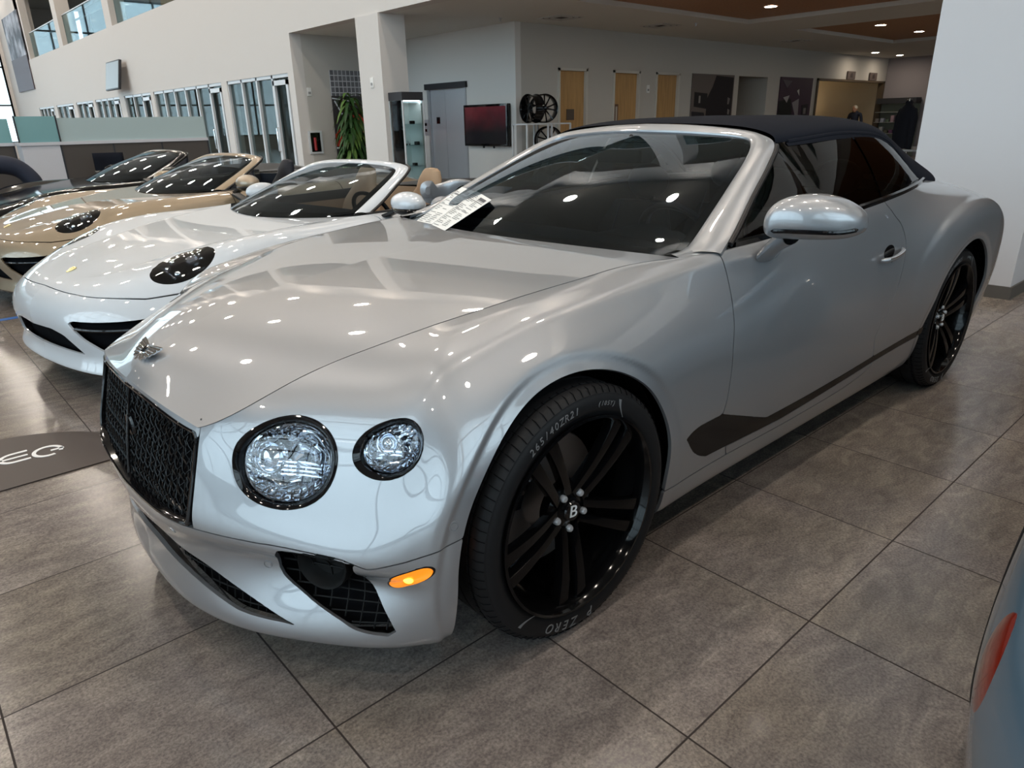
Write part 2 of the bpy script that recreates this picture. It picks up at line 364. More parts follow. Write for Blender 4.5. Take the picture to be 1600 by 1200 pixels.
def woodify(m, scale=3):
    tc = N(m, 'ShaderNodeTexCoord'); mp = N(m, 'ShaderNodeMapping'); mp.inputs['Scale'].default_value = (9, 9, .6); L(m, tc.outputs['Object'], mp.inputs['Vector'])
    n = N(m, 'ShaderNodeTexNoise'); n.inputs['Scale'].default_value = scale; n.inputs['Detail'].default_value = 4; L(m, mp.outputs[0], n.inputs['Vector'])
    b = m.node_tree.nodes['Principled BSDF']; c = tuple(b.inputs['Base Color'].default_value)
    r = N(m, 'ShaderNodeValToRGB'); L(m, n.outputs[0], r.inputs[0]); r.color_ramp.elements[0].color = tuple(k*.82 for k in c[:3])+(1,); r.color_ramp.elements[0].position = .3; r.color_ramp.elements[1].color = tuple(min(1,k*1.12) for k in c[:3])+(1,); r.color_ramp.elements[1].position = .7
    L(m, r.outputs[0], b.inputs['Base Color']); return m
woodify(DOORW); woodify(WOODC)
ALU = mat('aluminium_frame', srgb(214,216,218), .4, .15)
ALUD = mat('dark_mullion', srgb(70,74,78), .4, .5)
STONE = mat('grey_stone_skirting', srgb(92,88,84), .5)
XW = 6.2
def S1(name, mb, m, parent=None, smooth=False):
    o = mb.build(name, m, parent, smooth, auto=False)
    if parent is None: tag(o, kind='structure')
    return o
def bx(*a, **k): return MB().box(*a, **k)
S1('floor', bx(-9, 27.5, -8.2, 50, -.12, 0), tile_mat())
# office wall with glazed fronts (runs along y), real openings
bays = [(14.62, 18.05, 'a'), (18.42, 23.95, 'b'), (24.25, 27.15, 'c'), (27.75, 31.1, 'd'), (31.45, 34.2, 'e'), (34.75, 38.0, 'f'), (38.6, 42.0, 'g')]
HZ = 2.46
mb = MB()
mb.box(XW, XW+.25, -8, 48, 3.2, 4.57); mb.box(XW, XW+.25, 14.35, 48, HZ, 3.2)
ys = [14.35]+[q for b in bays for q in b[:2]]+[48]
for i in range(0, len(ys), 2): mb.box(XW, XW+.25, ys[i], ys[i+1], 0, HZ)
S1('wall_office', mb, WALL)
# upper storey columns and wall above
mb = MB()
for y in [-2.3+7.3*k for k in range(7)]: mb.box(XW, XW+.5, y, y+.72, 4.57, 7.6)
mb.box(XW, XW+.25, -8, 48, 7.6, 9.6)
mb.box(XW, XW+.3, 41.2, 48, 4.57, 7.6)
S1('wall_upper_front', mb, WALL)
S1('wall_upper_back', bx(10.2, 10.4, -8, 48, 4.57, 7.6), mat('upper_back_wall', srgb(128,134,140), .8))
S1('floor_mezzanine', bx(XW+.25, 27.5, -8, 48, 4.3, 4.57), CEIL)
S1('ceiling_upper', bx(XW+.25, 27.5, -8, 48, 7.6, 7.7), CEIL)
mb = MB(); mb.box(10.1, 10.2, 27, 33.8, 4.6, 6.6); mb.box(10.1, 10.2, 12, 18, 4.6, 6.6); mb.box(10.1,10.2,-2,4,4.6,6.6)
S1('trim_1', mb, DOORW)
S1('ceiling_hall', bx(-9, XW, -8.2, 48.2, 9.2, 9.5), CEIL)
# low ceiling under the mezzanine
mb = MB()
mb.box(XW+.25, 13.38, 8.05, 27.5, 3.2, 3.3); mb.box(13.38, 15.3, -8, 27, 3.2, 3.3); mb.box(15.3, 20.8, 8.05, 27, 3.2, 3.3); mb.box(20.8, 27.5, -8, 27, 3.2, 3.3); mb.box(XW+.25, 7.0, -8, 8.05, 3.2, 3.3)
S1('ceiling_low', mb, CEIL)
mb = MB(); mb.box(7.0, 13.38, -8, 8.05, 3.28, 3.34); S1('ceiling_panel_front', mb, WOODC)
mb = MB(); mb.box(15.3, 20.8, -8, 8.05, 3.28, 3.34); S1('ceiling_panel_back', mb, WOODC)
# pillar, niche, lift wall, door wall
S1('wall_pillar', bx(6.17, 6.72, 10.86, 11.62, 0, 3.2), WALL)
mb = MB(); mb.box(6.45, 12, 14.35, 14.5, 0, 3.2); S1('wall_niche', mb, WALL2)
LW = mat('lift_wall', srgb(226,222,217), .7)
S1('wall_lift_right', bx(8.95, 9.1, 10.41, 11.98, 0, 3.2), LW); S1('wall_lift_left', bx(8.95, 9.1, 13.40, 14.35, 0, 3.2), LW); S1('wall_lift_top', bx(8.95, 9.1, 11.98, 13.40, 2.22, 3.2), LW)
S1('wall_lift_shaft', bx(9.12, 9.2, 11.9, 13.5, 0, 2.3), mat('shaft_dark', (.02,.02,.02), .9))
mb = MB(); dxs = [8.95, 10.14, 11.04, 11.89, 12.84, 13.44, 14.38, 17.07, 18.57, 21.57, 26.45, 27.4]
for i in range(0, len(dxs), 2): mb.box(dxs[i]+(.15 if i == 0 else 0), dxs[i+1], 10.41, 10.56, 0, 3.2)
for a, b in ((10.14, 11.04), (11.89, 12.84), (13.44, 14.38), (17.07, 18.57), (21.57, 26.45)): mb.box(a, b, 10.41, 10.56, 2.42, 3.2)
S1('wall_doors', mb, WALL2)
mb = MB(); mb.box(17.07, 18.57, 13.4, 13.5, 0, 3.2); mb.box(16.97, 17.07, 10.56, 13.5, 0, 3.2); mb.box(18.57, 18.67, 10.56, 13.5, 0, 3.2); mb.box(17.07,18.57,10.56,13.5,2.7,2.8); S1('wall_alcove', mb, WALL2)
WARM = mat('warm_room_wall', srgb(214,202,178), .8)
mb = MB(); mb.box(21, 27.3, 14.0, 14.1, 0, 3.2); mb.box(21.4, 21.5, 10.56, 14, 0, 3.2); mb.box(27.2, 27.3, 10.56, 14, 0, 3.2); mb.box(21.5,27.2,10.56,14,2.9,3.0); S1('wall_side_room', mb, WARM)
S1('wall_far_right', bx(26.6, 26.75, -8, 10.4, 0, 3.2), mat('mauve_grey_wall', srgb(150,142,144), .8))
# main column at the right
S1('wall_column', bx(5.37, 6.45, .73, 1.59, .1, 9.2), mat('column_white', srgb(206,205,208), .7))
S1('baseboard_column', bx(5.355, 6.45, .715, 1.605, 0, .1), STONE)
S1('wall_column_rear', bx(5.6, 6.45, -7.5, -6.6, 0, 9.2), WALL)
# frames
for k, (x0, x1) in enumerate(((10.14, 11.04), (11.89, 12.84), (13.44, 14.38))):
    d = S1('door_%d' % (k+1), bx(x0+.05, x1-.05, 10.46, 10.51, .01, 2.37), DOORW)
    mb = MB(); mb.box(x0, x0+.05, 10.38, 10.56, 0, 2.42); mb.box(x1-.05, x1, 10.38, 10.56, 0, 2.42); mb.box(x0, x1, 10.38, 10.56, 2.37, 2.42); S1('door_frame', mb, mat('door_frame_%d' % k, srgb(206,200,190), .5), d)
    mb = MB(); mb.tube([(x0+.13, 10.44, .98), (x0+.13, 10.40, .98), (x0+.25, 10.40, .98)], .011, 8); mb.build('door_handle', MT['chrome'], d)
    if k == 0: S1('door_sign', bx(10.45, 10.68, 10.445, 10.46, 1.40, 1.62), mat('sign_plate', srgb(92,80,70), .5), d)
    if k == 1:
        mb = MB(); mb.box(x0+.12, x0+.26, 10.448, 10.462, 1.05, 1.72); S1('door_vision_panel', mb, mat('vision_frame', srgb(110,76,54), .5), d); S1('vision_glass', bx(x0+.16, x0+.22, 10.442, 10.45, 1.1, 1.67), mat('vision_lit', srgb(190,180,168), .3), d)
d = S1('door_4', bx(17.35, 18.14, 13.34, 13.4, 0, 2.1), mat('brown_inner_door', srgb(120,82,60), .5))
mb = MB(); mb.box(17.28, 17.35, 13.3, 13.4, 0, 2.17); mb.box(18.14, 18.21, 13.3, 13.4, 0, 2.17); mb.box(17.28, 18.21, 13.3, 13.4, 2.1, 2.17); S1('door_frame', mb, WALL2, d)
# opening trim of the warm room
mb = MB(); mb.box(21.5, 21.58, 10.37, 10.56, 0, 2.46); mb.box(26.40, 26.50, 10.37, 10.56, 0, 2.46); mb.box(21.5, 26.5, 10.37, 10.56, 2.40, 2.46); S1('trim_2', mb, mat('dark_opening_trim', srgb(84,70,54), .5))
# end wall far left with its window
mb = MB(); mb.box(-9, 6.0, 48, 48.2, 0, .8); mb.box(5.98, 10, 48, 48.2, 0, 9.2); mb.box(-9, 6.0, 48, 48.2, 8.4, 9.2); S1('wall_end', mb, WALL)
mb = MB()
for x in np.arange(-9, 6.1, 1.87): mb.box(x, x+.09, 48.0, 48.12, .8, 8.4)
for z in (.8, 2.7, 4.6, 6.5, 8.3): mb.box(-9, 6.0, 48.0, 48.12, z, z+.09)
w = S1('window_end', mb, ALUD)
S1('window_pane', bx(-9, 6.0, 48.13, 48.14, .8, 8.4), MT['glass_clear'], w)
# glass facade behind and left of the camera
mb = MB()
for y in np.arange(-8, 48, 1.6): mb.box(-9.1, -8.95, y, y+.07, 0, 9.2)
for z in (0, 2.6, 4.6, 6.8, 9.1): mb.box(-9.12, -8.94, -8, 48, z, z+.09)
w = S1('window_facade_left', mb, ALUD); S1('window_pane', bx(-9.03, -9.02, -8, 48, 0, 9.2), MT['glass_clear'], w)
mb = MB()
for x in np.arange(-9, 27, 1.6): mb.box(x, x+.07, -8.15, -8.0, 0, 9.2)
for z in (0, 2.6, 4.6, 6.8, 9.1): mb.box(-9, 27.5, -8.17, -7.99, z, z+.09)
w = S1('window_facade_rear', mb, ALUD); S1('window_pane', bx(-9, 27.5, -8.09, -8.08, 0, 9.2), MT['glass_clear'], w)
for x in (-3.2, 5.6):
    S1('wall_facade_pier', bx(x, x+.5, -7.9, -7.5, 0, 9.2), WALL)
S1('wall_added_light_block', bx(-9, 27.5, -8.0, -7.9, 0, 2.3), mat('light_block_grey', srgb(110,108,106), .7))  # unseen low wall added to cut facade light and darken the silver flank
S1('ground_outside', bx(-60, 70, -60, 90, -.4, -.13), mat('asphalt', srgb(84,86,84), .9))
# glazed office fronts
g_alu = ALU
for bi, (y0, y1, k) in enumerate(bays):
    mb = MB(); n = max(2, int(round((y1-y0)/.95)))
    st = np.linspace(y0, y1, n+1)
    for y in st: mb.box(XW+.02, XW+.14, y-.035, y+.035, 0, HZ)
    mb.box(XW+.02, XW+.14, y0, y1, HZ-.07, HZ); mb.box(XW+.02, XW+.14, y0, y1, 0, .08)
    w = S1('window_%d' % (bi+1), mb, g_alu)
    S1('window_pane', bx(XW+.075, XW+.085, y0, y1, .05, HZ-.05), MT['glass_office'] if 'glass_office' in MT else MT['glass_clear'], w)
    d0, d1 = st[0]+.05, st[1]-.05
    mb = MB(); mb.box(XW-.01, XW+.05, d0, d0+.09, .02, HZ-.12); mb.box(XW-.01, XW+.05, d1-.09, d1, .02, HZ-.12); mb.box(XW-.01, XW+.05, d0, d1, HZ-.22, HZ-.12); mb.box(XW-.01, XW+.05, d0, d1, .02, .2); S1('glass_door_leaf', mb, g_alu, w)
    mb = MB(); mb.tube([(XW-.02, d1-.045, .85), (XW-.06, d1-.045, .87), (XW-.06, d1-.045, 1.35), (XW-.02, d1-.045, 1.37)], .013, 8); mb.build('pull_handle', MT['chrome'], w)
mb = MB(); mb.box(9.2, 9.3, 14.5, 48, 0, 3.2)
for y in (18.2, 24.1, 27.4, 31.3, 34.5, 38.3): mb.box(XW+.25, 9.2, y, y+.12, 0, 3.2)
S1('wall_office_back', mb, mat('office_back_wall', srgb(150,140,128), .8))
# balcony glazing between the upper columns
for k in range(6):
    y0 = -2.3+7.3*k+.72; y1 = -2.3+7.3*(k+1)
    p = bx(XW+.18, XW+.195, y0, y1, 4.57, 5.66).build('balcony_railing', MT['glass_rail'] if 'glass_rail' in MT else MT['glass_clear'], None, False, auto=False)
    tag(p, ['glass balcony railing on the upper floor at the far end', 'glass balcony railing in the second upper bay'][k % 2], 'railing'); 
    p['label'] = 'glass railing panel of upper floor bay, %s bay from the near end' % ['first','second','third','fourth','fifth','sixth'][k]; p['group'] = 'upper floor glass railings'
    mb = MB(); mb.box(XW+.165, XW+.21, y0, y1, 5.66, 5.69); mb.build('railing_cap', ALU, p, False)
    mb = MB(); 
    for y in (y0+2.2, y0+4.4): mb.box(XW+.6, XW+.66, y-.03, y+.03, 4.57, 5.6)
    mb.box(XW+.6, XW+.66, y0, y1, 5.5, 5.56); mb.build('railing_post', ALUD, p, False)
# ---------------------------------------------------------------- ceiling lamps
LAMP_ON = mat('lamp_diffuser', (1, 1, 1), .5, emit=(1.0, .88, .72), estr=75.0)
LAMP_HALL = mat('hall_lamp_diffuser', (1, 1, 1), .5, emit=(1.0, .89, .77), estr=110.0)
LAMP_TRIM = mat('lamp_trim', srgb(225,222,215), .5)
def downlight(name, x, y, z, r, label, group, m):
    t = empty(name, (x, y, z), 0, label, 'ceiling light', group)
    mb = MB(); mb.lathe([(r*1.18, -.001), (r*1.18, -.008), (r, -.010), (r*.97, -.002)], 24); mb.build('lamp_trim_ring', LAMP_TRIM, t)
    mb = MB(); mb.lathe([(.0001, -.004), (r*.97, -.004)], 24); o = mb.build('diffuser', m, t, auto=False); 
    return t
lab = {(10.06,6.82): 'round recessed downlight nearest the camera in the brown ceiling', (12.03,6.82): 'second round downlight in the front brown ceiling panel', (16.88,6.82): 'downlight in the rear brown ceiling panel, nearer one', (19.16,6.82): 'downlight in the rear brown ceiling panel, farther one', (23.49,9.6): 'small downlight in the white ceiling above the warm lit opening', (25.4,9.6): 'small downlight in the white ceiling beside the far right wall'}
for (x, y), l in lab.items(): downlight('recessed_downlight', x, y, 3.28 if y < 8 else 3.2, .11, l, 'recessed downlights under the mezzanine', LAMP_ON)
for x in (8.2, 10.06, 12.03, 16.88, 19.16):
    for y in (4.4, 2.0): downlight('recessed_downlight', x, y, 3.28, .11, 'round downlight in the brown ceiling, hidden behind the column', 'recessed downlights under the mezzanine', LAMP_ON)
for k, x in enumerate((-6.4, -2.2, 2.0, 5.2)):
    for j, y in enumerate(np.arange(-5.0, 46, 4.6)):
        downlight('hall_pendant', float(x), float(y), 9.19, .22, 'round high bay lamp in the hall ceiling', 'high bay lamps of the hall ceiling', LAMP_HALL)
# ================================================================ panel cutting on the dense body surface
NU, NV = 23*26+1, 9*20+1
class Surf:
    """dense surface with index parameters; fields are signed metric distances on it"""
    def __init__(s, P, nu, nv, k=.75, nose=False):
        s.P = np.array(P, float); s.nu, s.nv = nu, nv
        s.u, s.v, s.G = surf_eval(s.P, nu, nv, k, nose)
        s.U, s.V = np.meshgrid(s.u, s.v, indexing='ij'); s.G0 = s.G.copy()
        s.N = None
    def normals(s, flip=1):
        s.N = grid_normals(s.G)*flip
    def at(s, u, v, A=None):
        A = s.G0 if A is None else A
        a = u/s.u[-1]*(s.nu-1); b = v/s.v[-1]*(s.nv-1)
        i = int(np.clip(a, 0, s.nu-2)); j = int(np.clip(b, 0, s.nv-2)); fa = a-i; fb = b-j
        return A[i,j]*(1-fa)*(1-fb)+A[i+1,j]*fa*(1-fb)+A[i,j+1]*(1-fa)*fb+A[i+1,j+1]*fa*fb
    def inside(s, poly):
        x, y = s.U, s.V; r = np.zeros(x.shape, bool); n = len(poly)
        for i in range(n):
            x1, y1 = poly[i]; x2, y2 = poly[(i+1) % n]
            if y1 == y2: continue
            c = ((y1 > y) != (y2 > y)) & (x < (x2-x1)*(y-y1)/(y2-y1)+x1); r ^= c
        return r
    def sdf(s, poly, closed=True):
        """+ inside, metres"""
        poly = [tuple(p) for p in poly]; n = len(poly)
        dense = []
        for i in range(n if closed else n-1):
            a = np.array(poly[i]); b = np.array(poly[(i+1) % n])
            L_ = np.linalg.norm(s.at(*a)-s.at(*b)); k = max(1, int(L_/.002))
            for t in range(k): dense.append(a+(b-a)*t/k)
        D = np.array([s.at(*q) for q in dense]); Q = np.array(dense)
        lo = Q.min(0)-.45; hi = Q.max(0)+.45
        m = (s.U >= lo[0]) & (s.U <= hi[0]) & (s.V >= lo[1]) & (s.V <= hi[1])
        out = np.full(s.U.shape, .2); pts = s.G0[m]; d = np.empty(len(pts))
        for c in range(0, len(pts), 4000):
            d[c:c+4000] = np.sqrt(((pts[c:c+4000, None]-D[None])**2).sum(-1).min(1))
        out[m] = d
        return np.where(s.inside(poly), out, -out) if closed else out
    def cut(s, F, mirror=False, rim=.012, cap_border=False):
        """mesh of the part where F > 0, with folded rims on the cut edges"""
        G, Nn = s.G, s.N; nu, nv = s.nu, s.nv
        verts = []; norms = []; vid = {}
        def V(i, j):
            k = (i, j)
            if k not in vid: vid[k] = len(verts); verts.append(G[i,j]); norms.append(Nn[i,j])
            return vid[k]
        def E(i, j, k, l):
            if (k, l) < (i, j): i, j, k, l = k, l, i, j
            key = (i, j, k, l)
            if key not in vid:
                a, b = F[i,j], F[k,l]; t = a/(a-b); t = min(max(t, .02), .98)
                vid[key] = len(verts); verts.append(G[i,j]*(1-t)+G[k,l]*t)
                n = Nn[i,j]*(1-t)+Nn[k,l]*t; norms.append(n/np.linalg.norm(n))
            return vid[key]
        faces = []; rimedges = []
        P_ = F > 0
        any4 = P_[:-1,:-1] | P_[1:,:-1] | P_[:-1,1:] | P_[1:,1:]
        all4 = P_[:-1,:-1] & P_[1:,:-1] & P_[:-1,1:] & P_[1:,1:]
        for i, j in zip(*np.nonzero(any4)):
            c = [(i,j), (i+1,j), (i+1,j+1), (i,j+1)]
            if all4[i,j]: faces.append([V(*q) for q in c]); continue
            poly = []; cr = []
            for k in range(4):
                a, b = c[k], c[(k+1) % 4]; pa, pb = P_[a], P_[b]
                if pa: poly.append(V(*a))
                if pa != pb: e = E(*a, *b); poly.append(e); cr.append(e)
            if len(poly) >= 3: faces.append(poly)
            if len(cr) == 2: rimedges.append((cr[0], cr[1]) if P_[c[0]] or True else None)
        nb = len(verts)
        if nb == 0: return None
        # rim
        if rim > 0 and rimedges:
            edge_count = {}
            for f in faces:
                for k in range(len(f)):
                    e = (f[k], f[(k+1) % len(f)]); edge_count[e] = 1
            top = {}; bot = {}
            for a, b in rimedges:
                if (a, b) not in edge_count:
                    if (b, a) in edge_count: a, b = b, a
                    else: continue
                for q in (a, b):
                    if q not in top:
                        n = norms[q]
                        top[q] = len(verts); verts.append(verts[q]); norms.append(n)
                        bot[q] = len(verts); verts.append(verts[q]-n*rim); norms.append(n)
                faces.append([b, a, top[a], top[b]]) if False else None
                faces.append([top[b], top[a], bot[a], bot[b]])
            # rim normals: average of the face normals of the rim quads
            acc = {}
            for f in faces[-len(rimedges):]:
                if len(f) == 4 and f[0] >= nb:
                    n = np.cross(verts[f[1]]-verts[f[0]], verts[f[3]]-verts[f[0]]); l = np.linalg.norm(n)
                    if l > 1e-12:
                        for q in f: acc[q] = acc.get(q, 0)+n/l
            for q, n in acc.items():
                l = np.linalg.norm(n)
                if l > 1e-6: norms[q] = n/l
        Vv = np.array(verts); Nn_ = np.array(norms)
        return Vv, faces, Nn_
def place_side(res, side):
    """car coordinates (x back, y out) -> mesh coordinates; side -1 near, +1 far"""
    V, F, Nn = res
    V = V*np.array([1, side, 1]); Nn = Nn*np.array([1, side, 1])
    if side > 0: F = [f[::-1] for f in F]
    return V, F, Nn
def join(parts):
    V = []; F = []; Nn = []; b = 0
    for v, f, n in parts:
        V.append(v); Nn.append(n); F += [[i+b for i in q] for q in f]; b += len(v)
    return np.concatenate(V), F, np.concatenate(Nn)
def add_cut(name, S_, F, mt, parent, sides=(-1,), rim=.012, flip=False):
    res = S_.cut(F, rim=rim)
    if res is None: return None
    if flip: res = (res[0], [f[::-1] for f in res[1]], res[2])
    V, Fc, Nn = join([place_side(res, s) for s in sides])
    out_ = []
    for f in Fc:
        if len(f) >= 3:
            n = np.cross(V[f[1]]-V[f[0]], V[f[2]]-V[f[0]]); 
            if len(f) == 4: n = np.cross(V[f[2]]-V[f[0]], V[f[3]]-V[f[1]])
            m = Nn[f[0]]+Nn[f[1]]+Nn[f[2]]
            out_.append(f[::-1] if n@m < 0 else f)
    Fc = out_
    return mesh_obj(name, V, Fc, mt, parent, True, Nn)
def lowpass(pts, k):
    """periodic curve smoothed to its first k harmonics"""
    P = np.array(pts, float); n = len(P)
    D = np.array(catmull(P, 8, True)); d = np.r_[0, np.cumsum(np.linalg.norm(np.diff(np.r_[D, D[:1]], axis=0), axis=1))]
    t = np.linspace(0, d[-1], 129)[:-1]; Q = np.c_[np.interp(t, d, np.r_[D[:,0], D[0,0]]), np.interp(t, d, np.r_[D[:,1], D[0,1]])]
    f = np.fft.fft(Q[:,0]+1j*Q[:,1]); m = np.abs(np.fft.fftfreq(len(t))*len(t)) <= k; f[~m] = 0
    z = np.fft.ifft(f); return list(zip(z.real, z.imag))
def frame_strip(name, A, B, mt, parent, bulge=.01, n=5, closed=False, wrap=.012, side_pair=True, smooth=True):
    """rounded strip between two 3D curves with inward returns on both edges (car coords)"""
    A = np.array(A); B = np.array(B); rows = []
    T = np.gradient(A, axis=0); W = B-A; Nn = np.cross(T, W); Nn /= np.linalg.norm(Nn, axis=1, keepdims=True)+1e-12
    return A, B, Nn
# ================================================================ the silver convertible
XF, YC = 0.10344, 1.39608
UV = {"door":[[11.115,8.227],[11.108,7.99],[11.111,7.722],[11.089,7.317],[11.059,6.922],[11.019,6.38],[11.007,5.744],[10.963,4.965],[10.899,4.42],[10.845,4.126],[11.069,3.195],[11.805,3.225],[12.547,3.206],[13.248,3.229],[13.937,3.287],[13.85,3.678],[13.873,4.243],[13.959,4.777],[14.168,5.386],[14.345,6.048],[14.446,6.568],[14.499,6.986],[14.486,7.293],[14.401,7.666],[14.212,8.083],[14.057,8.683]],"trim":[[10.171,4.325],[10.261,4.465],[10.45,4.554],[10.82,4.492],[10.893,4.508],[11.803,3.257],[12.544,3.239],[13.932,3.322],[15.647,3.276],[15.676,2.911],[13.947,3.005],[12.072,2.719],[11.093,2.92],[10.707,2.97],[10.508,3.261],[10.345,3.658]],"seam":[[9.872,2.417],[11.13,2.515],[12.47,2.244],[13.455,2.584],[13.877,2.801],[14.127,3.005]],"fog":[[3.093,5.14],[3.322,5.237],[3.636,5.318],[3.938,5.203],[3.927,3.918],[4.083,2.988],[4.393,2.152],[4.26,1.965],[3.852,2.101],[3.538,2.45],[3.128,2.955],[2.812,3.655]],"intake_top":[[0.24,4.131],[0.744,4.156],[1.189,3.644],[1.612,3.371],[2.034,3.027],[2.596,2.558],[3.119,2.104]],"intake_bot":[[2.903,2.169],[2.422,2.23],[2.121,2.313],[1.771,2.522],[1.313,2.794],[0.817,3.049],[0.418,3.267],[0.169,3.394]],"grille_top":[[-0.06,8.597],[0.901,8.958],[1.561,8.941],[2.014,8.407]],"grille_side":[[2.03,8.138],[2.044,7.17],[2.047,6.692],[2.065,5.844],[2.011,5.153]],"grille_bot":[[1.925,5.074],[1.422,5.338],[0.642,5.254],[0.152,5.312]],"lamp":[[2.489,7.119],[2.507,7.568],[2.626,7.954],[2.826,8.042],[3.065,7.957],[3.277,7.822],[3.418,7.637],[3.512,7.416],[3.546,7.168],[3.535,6.843],[3.454,6.568],[3.293,6.279],[3.086,6.07],[2.894,6.082],[2.724,6.244],[2.577,6.595]],"lamp2":[[3.662,7.378],[3.697,7.607],[3.828,7.773],[4.075,7.84],[4.432,7.752],[4.749,7.569],[4.862,7.41],[4.785,7.264],[4.582,7.191],[4.288,7.125],[4.067,7.102],[3.882,7.13],[3.738,7.225]],"marker":[[4.243,3.968],[4.434,4.694],[4.762,4.966],[5.161,4.998],[5.351,4.896],[5.388,4.702],[5.201,4.532],[4.721,4.137],[4.346,3.722],[4.237,3.74]],"crease":[[2.03,5.142],[2.514,5.187],[2.862,5.226],[3.131,5.294],[3.706,5.361],[3.911,5.271],[4.065,5.15],[4.157,5.118],[4.459,5.249],[5.032,5.332],[5.55,5.331],[5.958,5.332]],"arch":[[5.97,1.441],[5.915,2.466],[5.862,3.488],[5.888,4.698],[5.959,5.296],[6.039,5.752],[6.12,6.193],[6.257,6.561],[6.372,6.715],[6.531,6.862],[6.7,6.963],[6.871,7.031],[7.07,7.072],[7.34,7.126],[7.628,7.148],[7.909,7.148],[8.273,7.099],[8.559,7.022],[8.818,6.915],[9.038,6.765],[9.279,6.477],[9.518,6.071],[9.689,5.643],[9.79,5.121],[9.835,4.382],[9.873,3.494],[9.836,2.733],[9.839,2.169]],"band":[[5.596,1.821],[5.444,3.284],[5.506,4.467],[5.581,5.247],[5.646,5.515],[5.719,6.013],[5.803,6.368],[6.0,6.697],[6.161,6.905],[6.408,7.072],[6.631,7.189],[7.124,7.281],[7.412,7.309],[7.715,7.322],[8.132,7.317],[8.439,7.276],[8.658,7.227],[8.909,7.131],[9.112,7.0],[9.283,6.852]],"rarch":[[15.607,1.675],[15.558,2.364],[15.581,2.968],[15.703,3.642],[15.891,4.77],[16.134,5.612],[16.393,6.058],[16.642,6.271],[16.975,6.403],[17.47,6.394],[17.838,6.246],[18.174,5.952]],"sensor":[[5.822,5.704]],"sensor2":[[2.624,3.621]],"sensor3":[[1.37,4.57]],"handle":[[13.708,7.053],[13.787,7.116],[14.004,7.152],[14.305,6.932],[14.323,6.836],[14.13,6.839],[13.877,6.821],[13.73,6.823]]}
def circ(S_, cx, cz, r, drop=True):
    x, z = S_.G0[...,0]-cx, S_.G0[...,2]-cz
    d = np.sqrt(x*x+z*z)-r
    if drop: d = np.where(z < 0, np.abs(x)-r, d)
    return d
